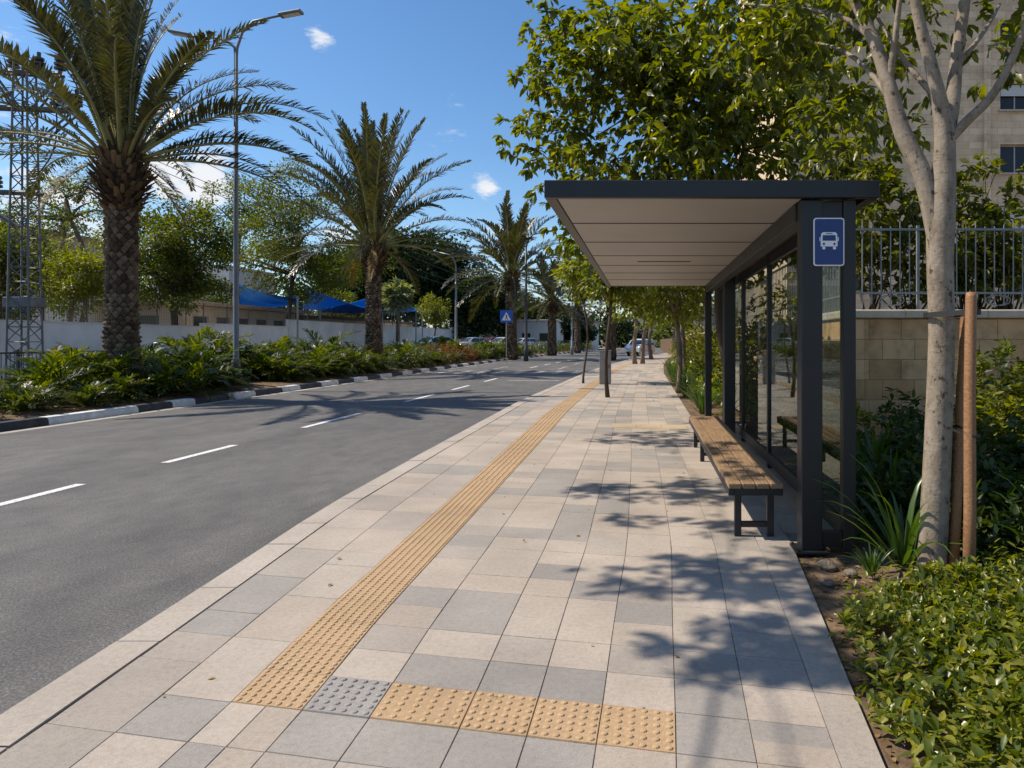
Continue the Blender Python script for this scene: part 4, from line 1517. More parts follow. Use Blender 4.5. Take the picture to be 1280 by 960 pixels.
# ================================================================== palms on the island
def frond_arrays(L, el0, curl, n, lf, seed, vee=.45, bare=.14, lw=.052):
    """One pinnate palm frond from the origin, leaving along +X at elevation el0."""
    g = np.random.default_rng(seed)
    S_ = 26
    p = np.zeros(3)
    pts, tang = [], []
    side = g.normal() * .25
    for k in range(S_ + 1):
        t = k / S_
        e = el0 - curl * (t ** 1.5)
        a = side * t * t
        d = np.array((math.cos(e) * math.cos(a), math.cos(e) * math.sin(a), math.sin(e)))
        pts.append(p.copy())
        tang.append(d)
        p = p + d * L / S_
    pts, tang = np.array(pts), np.array(tang)
    V, T, MI = [], [], []
    # stalk: three-sided taper
    nn = 4
    for k in range(S_ + 1):
        t = k / S_
        r = (.042 * (1 - t) ** 1.1 + .006) * L / 5.0
        d = tang[k]
        s = np.array((-d[1], d[0], 0.0))
        s = s / (np.linalg.norm(s) + 1e-9)
        u = np.cross(d, s) * -1
        for j in range(nn):
            a = 2 * math.pi * j / nn
            V.append(pts[k] + s * math.cos(a) * r * 1.3 + u * math.sin(a) * r)
    for k in range(S_):
        for j in range(nn):
            a, b = k * nn + j, k * nn + (j + 1) % nn
            T += [(a, b, b + nn), (a, b + nn, a + nn)]
            MI += [1, 1]
    # leaflets
    for i in range(n):
        t = bare + (1 - bare) * (i + .5) / n
        f = t * S_
        k = min(int(f), S_ - 1)
        pos = pts[k] * (1 - (f - k)) + pts[k + 1] * (f - k)
        d = tang[k]
        s = np.array((-d[1], d[0], 0.0))
        s = s / (np.linalg.norm(s) + 1e-9)
        u = np.cross(s, d) * -1
        if u[2] < 0: u = -u
        tt = (t - bare) / (1 - bare)
        ln = lf * (.35 + .9 * min(1, tt * 3.2)) * (1 - .72 * max(0, (tt - .45) / .55) ** 1.5)
        for sgn in (-1, 1):
            q = d * (.62 + .5 * tt) + s * sgn * (.85 - .25 * tt) + u * (vee + .22 * g.normal()) + g.normal(size=3) * .08
            q = q / np.linalg.norm(q)
            l = ln * g.uniform(.8, 1.12)
            if g.random() < .03: continue
            wv = np.cross(q, u)
            wv = wv / (np.linalg.norm(wv) + 1e-9) * lf * lw
            wu = np.cross(wv, q) * .6
            b = len(V)
            m1 = pos + q * l * .5 + np.array((0, 0, -.03 * l))
            tip = pos + q * l + np.array((0, 0, -.17 * l))
            V += [pos - wv * .5, pos + wv * .5, m1 + wv + wu, m1 - wv + wu, tip]
            T += [(b, b + 1, b + 2), (b, b + 2, b + 3), (b + 3, b + 2, b + 4)]
            MI += [0, 0, 0]
    return np.array(V), np.array(T), MI


FR = []
for i, el in enumerate((86, 80, 73, 66, 58, 49, 40, 30, 18, 5, -14, -35)):
    curl = (0.45, 0.55, .75, .95, 1.1, 1.2, 1.2, 1.2, 1.15, 1.0, .9, .7)[i]
    dry = i >= 11
    FR.append([mesh_tris('frond', *frond_arrays(5.0 * (1 if i < 10 else .8), R(el), curl, 84, .52, 50 + i * 3 + j)[:2],
                         [M['leaf_palm_dry' if dry else 'leaf_palm'], M['rachis']], mi=frond_arrays(5.0 * (1 if i < 10 else .8), R(el), curl, 84, .52, 50 + i * 3 + j)[2])
               for j in range(2)])
# small frond mesh for distant palms
FR_FAR = [mesh_tris('frond', *frond_arrays(5.0, R(el), cu, 46, .66, 90 + i, lw=.075)[:2], [M['leaf_palm'], M['rachis']], mi=frond_arrays(5.0, R(el), cu, 46, .66, 90 + i, lw=.075)[2])
          for i, (el, cu) in enumerate(((84, .5), (74, .8), (62, 1.1), (50, 1.2), (36, 1.25), (20, 1.15), (2, 1.0), (-20, .8)))]


def palm_trunk(root, H, rb, rt, rboss, seed, rows):
    g = np.random.default_rng(seed)
    q = MB()
    core = [(rb * .93, -.2), (rb * .88, .5), (rt * .93, H * .35), (rt * .92, H - 1.7), (rboss * .8, H - 1.15), (rboss * .88, H - .6), (rboss * .62, H), (.1, H + .25)]
    q.lathe(core, 18, 0)
    zb = H - 1.55
    for i in range(rows):
        z = .02 + zb * i / rows
        t = z / zb
        rr = float(np.interp(t, (0, .12, .4, 1), (rb, rb * .90, rt, rt)))
        nper = 12
        hz = zb / rows * 1.25
        for j in range(nper):
            a = 2 * math.pi * (j + .5 * (i % 2)) / nper + g.normal() * .03
            w_ = math.pi / nper * 1.05
            out = .025 + .06 * g.random() ** 2
            hz = zb / rows * g.uniform(1.0, 1.6)
            def pt(ang, r, zz): return (r * math.cos(ang), r * math.sin(ang), zz)
            vs = [pt(a - w_, rr * .95, z + hz * .45), pt(a + w_, rr * .95, z + hz * .45), pt(a, rr * .95, z - hz * .35),
                  pt(a - w_ * .45, rr + out, z + hz * .52), pt(a + w_ * .45, rr + out, z + hz * .52), pt(a, rr * .93, z + hz * 1.0)]
            q.add(vs, [(2, 4, 3), (2, 1, 4), (2, 3, 0), (3, 4, 5), (0, 3, 5), (4, 1, 5)], 1)
    tr = q.build('trunk', [M['palm_core'], M['palm_scale']], root)
    q = MB()
    for i in range(17):
        z = H - 1.75 + 1.9 * i / 17
        t = i / 16
        rr = float(np.interp(t, (0, .25, .6, 1), (rt * .95, rboss * .92, rboss, rboss * .55)))
        for j in range(13):
            a = 2 * math.pi * (j + .5 * (i % 2)) / 13 + g.normal() * .06
            ln = g.uniform(.16, .42) * (.7 + .6 * t)
            tilt = g.uniform(.35, .75) + .5 * t
            wd = .085 * g.uniform(.7, 1.2)
            o = Vector((math.cos(a), math.sin(a), 0))
            s = Vector((-math.sin(a), math.cos(a), 0))
            p0 = o * rr * .9 + Vector((0, 0, z))
            d = (o * math.cos(tilt) + Vector((0, 0, math.sin(tilt)))).normalized()
            p1 = p0 + d * ln
            nrm = d.cross(s)
            vs = [p0 - s * wd, p0 + s * wd, p1 + s * wd * .6, p1 - s * wd * .6, p0 + nrm * -.05, p1 + nrm * -.02]
            q.add(vs, [(0, 1, 2, 3), (0, 3, 5, 4), (1, 4, 5, 2), (3, 2, 5)])
    q.build('boss', M['palm_boss'], root)
    return tr


def palm(px, py_top, Y, X, H, sc, nfr, seed, label, rb=.56, rt=.44, rboss=.66, specs=None, far=False, rows=36, lean=0.0, vmax=10):
    root = empty('palm_tree', (X, Y, .08), 0, label, 'palm tree', 'palms along the island')
    palm_trunk(root, H, rb, rt, rboss, seed, rows)
    g = np.random.default_rng(seed)
    for i in range(nfr):
        t = (i + .5) / nfr
        az = i * 2.39996 + g.normal() * .12
        if far:
            v = min(7, int(8 * t ** 1.15))
            me = FR_FAR[v]
        else:
            v = min(vmax, int((vmax + .4) * t ** 1.35))
            me = FR[v][i % 2]
        o = link_mesh('frond', me, root)
        r0 = rboss * (.25 + .45 * t)
        s = sc * g.uniform(.86, 1.06) * (1 if t < .8 else .9)
        o.location = (r0 * math.cos(az), r0 * math.sin(az), H + .12 - .45 * t)
        o.rotation_euler = (g.normal() * .12, g.normal() * .06, az)
        o.scale = (s, s, s)
    for az, v, s in specs or ():
        o = link_mesh('frond', FR[v][0], root)
        o.location = (rboss * .6 * math.cos(az), rboss * .6 * math.sin(az), H - .3)
        o.rotation_euler = (0, 0, az)
        o.scale = (s * sc, s * sc, s * sc)
    return root


palm(0, 0, 19.5, (152 - VX) / F * 19.5, 6.95, 1.10, 44, 11, 'nearest palm with a thick scaly trunk and tall upright fronds', .49, .375, .66,
     specs=((0.05, 8, 1.1), (-.15, 7, 1.12), (.2, 9, .95), (3.2, 8, .95), (3.0, 7, .9), (-.3, 10, .4), (2.7, 10, .45), (3.5, 9, .8), (1.2, 11, .5), (-1.9, 11, .55), (.5, 11, .45), (2.4, 11, .5)), rows=42, vmax=8)
palm(0, 0, 36.0, (467 - VX) / F * 36.0, 6.75, 1.30, 50, 12, 'second palm whose round crown overlaps the blue shade sails', .50, .37, .60, rows=36, vmax=9, specs=((.0, 9, 1.0), (3.1, 9, 1), (1.2, 10, .8), (-1.2, 11, .5), (2.6, 11, .5), (.4, 11, .4)))
palm(0, 0, 62.0, (639 - VX) / F * 62.0, 7.6, 1.35, 46, 13, 'third palm behind the pedestrian crossing sign', .60, .48, .78, far=True, rows=20)
palm(0, 0, 80.0, (690 - VX) / F * 80.0, 6.4, 1.12, 40, 14, 'fourth palm with a short bulbous trunk near the shelter roof corner', .58, .46, .80, far=True, rows=16)
palm(0, 0, 96.0, (722 - VX) / F * 96.0, 6.4, 1.1, 32, 15, 'farthest palm on the island half hidden by thin trunked tree', .5, .42, .66, far=True, rows=14)
palm(0, 0, 62.0, (764 - VX) / F * 62.0, 6.6, .85, 32, 16, 'brown trunked palm by the kerb behind the grey cabinet', .48, .42, .60, far=True, rows=16)


# ------------------------------------------------------------------ island planting
def fern_arrays(n, L, seed):
    g = np.random.default_rng(seed)
    V, T = [], []
    for i in range(n):
        az = i * 2.39996 + g.normal() * .2
        t0 = (i + .5) / n
        el = R(82 - 62 * t0 + g.normal() * 6)
        a, b, _ = frond_arrays(L * g.uniform(.75, 1.1), el, 1.15 + .3 * g.random(), 19, L * .21, seed * 40 + i, .25, .10, .085)
        c, s = math.cos(az), math.sin(az)
        a2 = np.stack([a[:, 0] * c - a[:, 1] * s, a[:, 0] * s + a[:, 1] * c, a[:, 2]], 1)
        T.append(b + sum(len(x) for x in V))
        V.append(a2)
    return np.vstack(V), np.vstack(T)


fern = [mesh_tris('fern_leaves', *fern_arrays(n_, L_, 30 + i_), M['leaf_fern' if i_ != 2 else 'leaf_dark']) for i_, (n_, L_) in enumerate(((34, 1.35), (28, 1.15), (36, 1.25), (30, 1.5)))]
for me in fern: pass
marks = ((13.0, 'the near end of the island'), (19.5, 'the nearest palm'), (23.6, 'the lamp post'), (36, 'the second palm'), (55, 'the crossing sign'), (62, 'the third palm'), (80, 'the fourth palm'))
cnt = {}
words = ordn + ['thirteenth', 'fourteenth', 'fifteenth', 'sixteenth', 'seventeenth', 'eighteenth', 'nineteenth', 'twentieth']
g = np.random.default_rng(19)
for row, (dx, rname, step, sc0) in enumerate(((-1.2, 'kerbside', 1.3, 1.0), (-2.35, 'middle', 1.45, 1.4), (-3.7, 'rear', 1.7, 1.5))):
    y = 13.2 + row * .5
    while y < (78 if row < 2 else 60):
        x = IL(y) + dx + g.uniform(-.2, .2)
        skip = any(abs(y - py) < .75 and abs(x - pxx) < .9 for py, pxx in ((19.5, -14.83), (36, -14.2), (23.6, -14.0), (62, -12.0)))
        if row == 0 and 15.2 < y < 17.0: skip = True
        if not skip:
            mk_ = [m for m in marks if m[0] <= y][-1]
            key = (rname, mk_[1])
            cnt[key] = cnt.get(key, 0) + 1
            nth = words[cnt[key] - 1]
            s = sc0 * g.uniform(.8, 1.2) * (1 + max(0, y - 40) * .004) * (.66 if y < 18.3 else 1)
            v = int(g.choice([0, 1, 2, 3, 0, 1]))
            if y > 36 and g.random() < .45:
                red = 44 < y < 53
                leafy_shrub('shrub', f'{nth} {"reddish" if red else "green"} {rname} shrub beyond {mk_[1]}', 'shrub', (x, y, .62), (.85, .85, .62), 34, 14, .16, int(y * 10) + row, M['leaf_red' if red else 'leaf_fern'], .18, 'simple', 0, 'plants on the island')
            else:
                o = link_mesh('fern_plant', fern[v])
                o.location, o.rotation_euler, o.scale = (x, y, .06), (0, 0, g.uniform(0, 6.28)), (s, s, s * g.uniform(.9, 1.15))
                tag(o, f'{nth} {rname} fern like clump beyond {mk_[1]}', 'plant', 'plants on the island')
        y += step * g.uniform(.85, 1.2) * (1 + max(0, y - 40) * .012)
for i in range(7):
    y = 83 + i * 6
    leafy_shrub('shrub', f'{ordn[i]} low hedge shrub after the fourth palm on the island', 'shrub', (IL(y) - 1.6, y, .6), (1.1, 2.8, .7), 60, 12, .24, 800 + i, M['leaf_fern'], .25, 'simple', 0, 'plants on the island')
for i, (px, py, Y, sc) in enumerate(((40, 478, 15.2, .8), (110, 478, 16.2, .75), (150, 470, 17.4, .7))):
    o = link_mesh('fern_plant', fern[1])
    o.location, o.scale, o.rotation_euler = ((px - VX) / F * Y, Y, .03), (sc, sc, sc), (0, 0, i)
    tag(o, ('leftmost small fern at the kerb left of the nearest palm', 'middle small fern at the kerb left of the nearest palm', 'small fern at the very foot of the nearest palm')[i], 'plant', 'plants on the island')


# ------------------------------------------------------------------ lamp posts, sign, railing, hoop
def lamp_post(X, Y, H, label, arms=(1,), arm=1.5, rise=1.25, r=.095, mat='pole_grey', n=12):
    root = empty('street_lamp', (X, Y, 0), 0, label, 'street lamp', 'street lamps')
    q = MB()
    q.tube([(0, 0, -.1), (0, 0, .9), (0, 0, 1.0), (0, 0, H * .5), (0, 0, H)], [r * 1.45, r * 1.45, r, r * .82, r * .62], n)
    q.build('pole', M[mat], root, smooth=True)
    for s in arms:
        rs, rise = rise, (rise * .45 if s < 0 and len(arms) > 1 else rise)
        q = MB()
        q.tube([(0, 0, H - .3), (s * .04, 0, H + .15), (s * .22, 0, H + rise * .55), (s * .6, 0, H + rise * .85), (s * arm, 0, H + rise)], [r * .5, r * .5, r * .46, r * .42, r * .38], 8)
        a = q.build('arm', M[mat], root, smooth=True)
        q = MB()
        m4 = Matrix.Translation((s * arm, 0, H + rise)) @ Matrix.Rotation(-s * .18, 4, 'Y')
        q.box(*((0, .78) if s > 0 else (-.78, 0)), -.15, .15, -.05, .055, mat=m4, bev=.03)
        h = q.build('lamp_head', M[mat], a)
        rise0 = rs
        q = MB()
        q.box(*((.12, .70) if s > 0 else (-.70, -.12)), -.11, .11, -.066, -.052, mat=m4, bev=.005)
        q.build('lens', M['lamp_glass'], h)
        rise = rise0
    return root


lamp_post((295 - VX) / F * 23.6, 23.6, 11.5, 'tall grey double armed street lamp between the two nearest palms', (1, -1))
lamp_post((570 - VX) / F * 62, 62, 8.3, 'pale street lamp standing before the dark evergreens', (-1,), r=.13, mat='galv', n=8)
lamp_post((657.5 - VX) / F * 58, 58, 9.5, 'dark street lamp between the third and fourth palms', (1,), r=.14, mat='pole_dark', n=8)
lamp_post((715 - VX) / F * 84, 84, 9.0, 'distant pale street lamp left of the thin trunked tree', (1,), r=.13, mat='galv', n=8)
lamp_post((640 - VX) / F * 130, 130, 11, 'faint street lamp beyond the third palm', (1,), r=.13, mat='galv', n=6)

cs = empty('crossing_sign', ((633 - VX) / F * 54, 54, 0), R(8), 'blue square pedestrian crossing sign on a thin pole in the island', 'sign')
q = MB()
q.tube([(0, 0, -.2), (0, 0, 4.0)], .04, 8)
q.build('pole', M['galv'], cs)
q = MB()
plate(q, rrect(.98, .98, .06), -.055, -.042, oz=3.52)
pl = q.build('panel', M['sign_blue_bright'], cs)
q = MB()
plate(q, [(-.36, -.30), (.36, -.30), (0, .36)], -.060, -.0565, oz=3.50)
tri = q.build('triangle', M['sign_white'], pl)
q = MB()
y0, y1 = -.064, -.0605
plate(q, [(.055 * math.cos(k * math.pi / 5) + .01, .09 + .055 * math.sin(k * math.pi / 5)) for k in range(10)], y0, y1, oz=3.5)
plate(q, [(-.03, .03), (.05, .03), (.07, -.10), (-.02, -.10)], y0, y1, oz=3.5)
plate(q, [(-.02, -.102), (.02, -.102), (-.07, -.27), (-.11, -.27)], y0, y1, oz=3.5)
plate(q, [(.025, -.102), (.07, -.102), (.13, -.27), (.09, -.27)], y0, y1, oz=3.5)
q.build('walking_figure', M['sign_black'], tri)

xr = IL(20) - 5.25
rr_ = empty('railing', (xr, 20, 0), 0, 'low dark bar railing behind the island left of the nearest palm', 'railing')
for y in np.arange(14.5, 27.1, 1.55):
    q = MB()
    q.box(xr - .03, xr + .03, y - .03, y + .03, -.02, 1.36)
    part(q, 'post', M['pole_dark'], rr_)
q = MB()
q.box(xr - .02, xr + .02, 14.5, 26.9, 1.24, 1.29)
q.box(xr - .02, xr + .02, 14.5, 26.9, .20, .24)
part(q, 'rail', M['pole_dark'], rr_)
q = MB()
y = 14.6
while y < 26.9:
    q.tube([(xr, y, .24), (xr, y, 1.24)], .011, 5)
    y += .135
part(q, 'bars', M['pole_dark'], rr_)
hx, hy = (196 - VX) / F * 24.5, 24.5
q = MB()
q.tube([(hx - .36, hy, -.1), (hx - .36, hy, 1.15), *[(hx - .36 * math.cos(R(k * 15)), hy, 1.15 + .36 * math.sin(R(k * 15))) for k in range(1, 12)], (hx + .36, hy, 1.15), (hx + .36, hy, -.1)], .045, 8)
tag(q.build('hoop_barrier', M['galv'], smooth=True), 'grey arched tube barrier right of the nearest palm trunk', 'barrier')

# ------------------------------------------------------------------ lattice pylon and its lines
PX, PY, PH = (31 - VX) / F * 27.0, 27.0, 12.9
py_ = empty('lattice_pylon', (PX, PY, -.2), R(8), 'grey steel lattice power pylon at the left edge of the photo', 'pylon')
hw = lambda z: .40 - .17 * z / PH
for sx in (-1, 1):
    for sy in (-1, 1):
        q = MB()
        q.bar(Vector((sx * hw(0), sy * hw(0), 0)), Vector((sx * hw(PH), sy * hw(PH), PH)), .09)
        q.build('leg', M["pylon_steel"], py_)
q = MB()
nb = 22
for i in range(nb):
    z0, z1 = PH * i / nb, PH * (i + 1) / nb
    a, b = hw(z0), hw(z1)
    for (c0, c1) in (((-1, -1), (1, -1)), ((1, -1), (1, 1)), ((1, 1), (-1, 1)), ((-1, 1), (-1, -1))):
        if i % 2: c0, c1 = c1, c0
        q.bar(Vector((c0[0] * a, c0[1] * a, z0)), Vector((c1[0] * b, c1[1] * b, z1)), .05)
        q.bar(Vector((c0[0] * b, c0[1] * b, z1)), Vector((c1[0] * b, c1[1] * b, z1)), .035)
q.build('bracing', M["pylon_steel"], py_)
arms = ((10.9, -1.9, 1.9), (7.6, -2.2, .55), (12.3, -1.2, 1.3))
for z, x0, x1 in arms:
    q = MB()
    for s in (-1, 1):
        q.bar(Vector((x0, s * .16, z)), Vector((x1, s * .16, z)), .15)
        if x1 > 1: q.bar(Vector((x1, s * .16, z)), Vector((.3, s * .16, z - 1.5)), .10)
        q.bar(Vector((x0, s * .16, z)), Vector((-.3, s * .16, z - 1.3)), .10)
    for x in np.linspace(x0, x1, 7): q.bar(Vector((x, -.16, z)), Vector((x, .16, z)), .05)
    ar = q.build('cross_arm', M["pylon_steel"], py_)
    for x in ((x0 + .05, x0 + .8, x1 - .8, x1 - .05) if x1 > 1 else (x0 + .05, x0 + .6, x0 + 1.2)):
        q = MB()
        up = z > 12
        q.lathe([(.06, 0), (.06, .12), (.20, .15), (.20, .24), (.10, .27), (.20, .32), (.20, .41), (.10, .44), (.18, .49), (.18, .58), (.07, .62), (.07, .80)], 8, c=(x, 0, z + .05))
        q.build('insulator', M['insulator'], ar)
for (xa, za), (xb, zb_) in (((-1.15, 13.0), (-1.85, 11.7)), ((1.2, 13.0), (1.85, 11.7)), ((-1.85, 11.7), (-2.1, 8.3)), ((1.1, 11.7), (.5, 8.3)), ((-1.1, 11.7), (-1.6, 8.3))):
    q = MB()
    q.tube([(xa + (xb - xa) * t + .35 * math.sin(math.pi * t) * (1 if xa > 0 else -1), -.1, za + (zb_ - za) * t - .4 * math.sin(math.pi * t)) for t in np.linspace(0, 1, 9)], .028, 5)
    q.build('jumper_cable', M['rubber'], py_)
q = MB()
q.box(-.55, .55, -.35, .35, 3.1, 3.5, bev=.03)
q.build('switch_box', M["pylon_steel"], py_)
Wm = NT('power_wire').set((0.04, 0.04, 0.045), 0.6)
for i, (dx, z, tx, ty, tz) in enumerate(((1.85, 11.2, -12, 150, 9.5), (1.1, 11.2, -13.5, 150, 9.0), (-1.1, 11.2, -15, 150, 8.4), (-1.85, 11.2, -16.5, 150, 7.8))):
    a, b = Vector((PX + dx, PY, z + .25)), Vector((tx, ty, tz))
    q = MB()
    q.tube([a.lerp(b, t) - Vector((0, 0, 2.2 * 4 * t * (1 - t))) for t in np.linspace(0, 1, 25)], .018, 4)
    tag(q.build('power_line', Wm), ('uppermost power wire running from the pylon past the street lamp', 'second power wire below the uppermost one from the pylon', 'third power wire from the pylon above the lowest one', 'lowest power wire running from the pylon behind the palms')[i], 'wire', 'power lines from the pylon')

# ------------------------------------------------------------------ walls, fences and buildings across the street
wx = -27.2
for i, (y0, y1, h) in enumerate(((14, 41.9, 2.42), (42, 52, 2.62), (52.1, 96, 3.15), (96.1, 150, 3.4))):
    t = empty('boundary_wall', (wx, (y0 + y1) / 2, -.13), 0, ('low white boundary wall behind the pylon and nearest palm', 'white boundary wall stretch behind the street lamp', 'tallest white boundary wall stretch below the blue sails', 'farthest white boundary wall behind the parked cars')[i], 'wall', 'boundary walls')
    q = MB()
    q.box(wx, wx + .25, y0, y1, -.3, h, bev=.01)
    part(q, 'masonry', M['white_wall'], t)
    q = MB()
    q.box(wx - .03, wx + .28, y0, y1, h + .002, h + .07, bev=.01)
    part(q, 'coping', M['plaster_pale'], t)
    f = empty('mesh_fence', (wx + .12, (y0 + y1) / 2, h + .07), 0, ('dark mesh fence on the low wall behind the pylon', 'dark mesh fence on the wall behind the street lamp', 'dark mesh fence on the tallest wall stretch below the sails', 'mesh fence on the farthest wall stretch')[i], 'fence', 'fences on the boundary walls')
    y = y0 + .2
    while y < y1:
        q = MB()
        q.box(wx + .10, wx + .14, y - .02, y + .02, h + .06, h + 1.3)
        part(q, 'post', M['mesh_fence'], f)
        y += 2.4
    q = MB()
    for z in np.arange(h + .12, h + 1.3, .13): q.box(wx + .115, wx + .125, y0 + .1, y1 - .1, z, z + .007)
    y = y0 + .3
    while y < y1 - .2:
        q.box(wx + .1155, wx + .1245, y, y + .007, h + .08, h + 1.28)
        y += .14 if y1 < 60 else .3
    part(q, 'wire_mesh', M['mesh_fence'], f)


def block(name, label, cat, x0, x1, y0, y1, h, wall, roof, wins=(), oh=.35, wmat=None):
    """Simple building: walls with real recessed openings on the two sides that face the street, flat roof slab."""
    root = empty(name, ((x0 + x1) / 2, (y0 + y1) / 2, 0), 0, label, cat)
    ops = [(a, b, c, d) for a, b, c, d, s in wins if s == 'F']
    q = MB()
    facade(q, x0, x1, -.3, h, y0, ops, .2)
    # street side (facing +X)
    sops = [(a, b, c, d) for a, b, c, d, s in wins if s == 'S']
    m = MB()
    facade(m, y0, y1, -.3, h, 0, sops, .2)
    q.add([(x1 - v[1], v[0], v[2]) for v in m.v], m.f)
    q.add([(x0, y0, -.3), (x0, y1, -.3), (x0, y1, h), (x0, y0, h)], [(0, 3, 2, 1)])
    q.add([(x0, y1, -.3), (x1, y1, -.3), (x1, y1, h), (x0, y1, h)], [(3, 2, 1, 0)])
    part(q, 'wall', wall, root)
    q = MB()
    q.box(x0 - oh, x1 + oh, y0 - oh, y1 + oh, h + .003, h + .28, bev=.03)
    part(q, 'roof', roof, root)
    for a, b, c, d, s in wins:
        f_, p_ = MB(), MB()
        for k in ((a, a + .07, c, d), (b - .07, b, c, d), (a + .071, b - .071, c, c + .07), (a + .071, b - .071, d - .07, d)):
            if s == 'F': f_.box(k[0] + .003, k[1] - .003, y0 + .1, y0 + .15, k[2] + .003, k[3] - .003)
            else: f_.box(x1 - .15, x1 - .1, k[0] + .003, k[1] - .003, k[2] + .003, k[3] - .003)
        wf = part(f_, 'window', M['win_frame'], root)
        if s == 'F': p_.box(a + .05, b - .05, y0 + .12, y0 + .13, c + .05, d - .05)
        else: p_.box(x1 - .13, x1 - .12, a + .05, b - .05, c + .05, d - .05)
        part(p_, 'pane', wmat or M['win_glass'], wf)
    return root


block('school_building', 'low beige school building behind the street lamp', 'building', -44, -31.5, 47, 62, 4.05, M['plaster_beige'], M['roof_tile'],
      [(y, y + 1.7, 1.9, 3.4, 'S') for y in np.arange(48, 61, 2.6)] + [(x, x + 1.7, 1.9, 3.4, 'F') for x in np.arange(-43, -33, 2.7)], 1.0)
block('school_wing', 'long low beige wing under the blue sails', 'building', -42, -31, 66, 92, 3.75, M['plaster_beige'], M['dark_wall'], [(y, y + 1.5, 1.7, 2.9, 'S') for y in np.arange(68, 91, 3)], .5)
block('house', 'beige house with dark roof behind the pylon', 'building', -62, -48, 52, 64, 10.2, M['plaster_beige'], M['roof_tile'], [(x, x + 1.4, z, z + 1.3, 'F') for x in np.arange(-61, -49, 3.2) for z in (1.5, 4.6, 7.7)], .5)
block('house', 'small white house left of the nearest palm', 'building', -42.5, -37, 44, 50, 5.1, M['plaster_pale'], M['plaster_pale'], [(-41.5, -40.2, 1.6, 2.9, 'F'), (-39.3, -38.1, 1.6, 2.9, 'F')], .4)
block('house', 'pale apartment block behind the blue sails on the left', 'building', -66, -56, 92, 104, 11.5, M['plaster_pale'], M['plaster_pale'], [(y, y + 1.6, z, z + 1.4, 'S') for y in np.arange(93, 103, 2.6) for z in (2, 5, 8)] + [(x, x + 1.6, z, z + 1.4, 'F') for x in np.arange(-65, -57, 2.6) for z in (2, 5, 8)], .3)
block('house', 'pale low house between third and fourth palms', 'building', -20, -13.5, 106, 114, 4.6, M['plaster_pale'], M['plaster_pale'], [(-19, -17.6, 1.4, 2.8, 'F'), (-16.3, -14.9, 1.4, 2.8, 'F')], .3)
block('house', 'white house right of the fourth palm', 'building', -15.5, -9.8, 134, 146, 5.2, M['plaster_pale'], M['roof_tile'], [(-14.6, -13.2, 1.5, 3, 'F'), (-12.2, -10.9, 1.5, 3, 'F')], .4)

# blue shade sails on poles
for i, (pts, lab) in enumerate((
        ([(292, 352, 58), (372, 372, 52), (378, 378, 66), (300, 384, 72)], 'leftmost blue shade sail half hidden by the open tree'),
        ([(384, 357, 62), (462, 385, 60), (520, 388, 76), (378, 386, 78)], 'middle blue shade sail between open tree and second palm'),
        ([(478, 364, 66), (400, 386, 60), (392, 389, 72), (528, 388, 82)], 'blue shade sail passing behind the second palm trunk'))):
    c4 = [P(*p) for p in pts]
    root = empty('shade_sail', ((c4[0] + c4[2]) / 2).xy.to_3d(), 0, lab, 'shade sail', 'blue shade sails')
    q = MB()
    n = 10
    vs = []
    for a in range(n + 1):
        for b in range(n + 1):
            u, v = a / n, b / n
            p = c4[0] * (1 - u) * (1 - v) + c4[1] * u * (1 - v) + c4[2] * u * v + c4[3] * (1 - u) * v
            vs.append(p - Vector((0, 0, .55 * 4 * u * (1 - u) * .5 + .35 * 4 * v * (1 - v) * .5)))
    nv = len(vs)
    vs += [p - Vector((0, 0, .02)) for p in vs]
    fs = []
    for a in range(n):
        for b in range(n):
            k = a * (n + 1) + b
            fs.append((k, k + 1, k + n + 2, k + n + 1))
            fs.append((nv + k + n + 1, nv + k + n + 2, nv + k + 1, nv + k))
    q.add(vs, fs)
    part(q, 'cloth', M['sail'], root, smooth=True)
    for p in c4:
        q = MB()
        q.tube([(p.x, p.y, -.3), (p.x, p.y, p.z + .1)], .07, 8)
        part(q, 'pole', M['galv'], root)

# ------------------------------------------------------------------ trees across the street
def ltree(px, py, Y, rx, rz, ncl, per, size, leaf, bark, label, seed, r0=.2, ry=None, shape='simple', rough=.35, hollow=.5, fork=.35, cl_r=.45, droop=.3, base_px=None, group='trees across the street', name='tree'):
    c = P(px, py, Y)
    bx = c.x if base_px is None else (base_px - VX) / F * Y
    tz = max(1.2, c.z - rz * (1 - fork))
    return make_tree(name, label, 'tree', (bx, Y, -.13), (bx + (c.x - bx) * .4, Y, tz), r0, r0 * .7, c, (rx, ry or rx, rz), ncl, per, size, seed, M[leaf], M[bark], cl_r, shape, droop, rough, hollow,
                     group=group, n_main=8, n_twig=36)


ltree(214, 316, 40, 3.3, 3.1, 170, 150, .21, 'leaf_far', 'bark_dark', 'round dark green tree right of the nearest palm', 101, .22, cl_r=.46)
ltree(92, 345, 34, 1.9, 1.6, 80, 110, .17, 'leaf_yellow', 'bark_grey', 'bright yellow green tree between pylon and nearest palm', 102, .14, cl_r=.34)
ltree(88, 245, 42, 2.8, 2.2, 44, 110, .19, 'leaf_far', 'bark_grey', 'tall airy tree rising behind the yellow green tree', 103, .16, rough=.6, hollow=.3, cl_r=.36)
ltree(30, 330, 40, 2.4, 2.9, 70, 110, .20, 'leaf_far', 'bark_dark', 'loose tree behind the pylon', 104, .18)
ltree(2, 340, 30, 1.6, 2.6, 80, 110, .18, 'leaf_far', 'bark_dark', 'dark tree cut by the left photo edge', 105, .18)
ltree(372, 296, 54, 5.3, 4.6, 150, 170, .24, 'leaf_far', 'bark_dark', 'wide open crowned tree in front of the blue sails', 106, .22, rough=.45, hollow=.3, base_px=362, cl_r=.62)
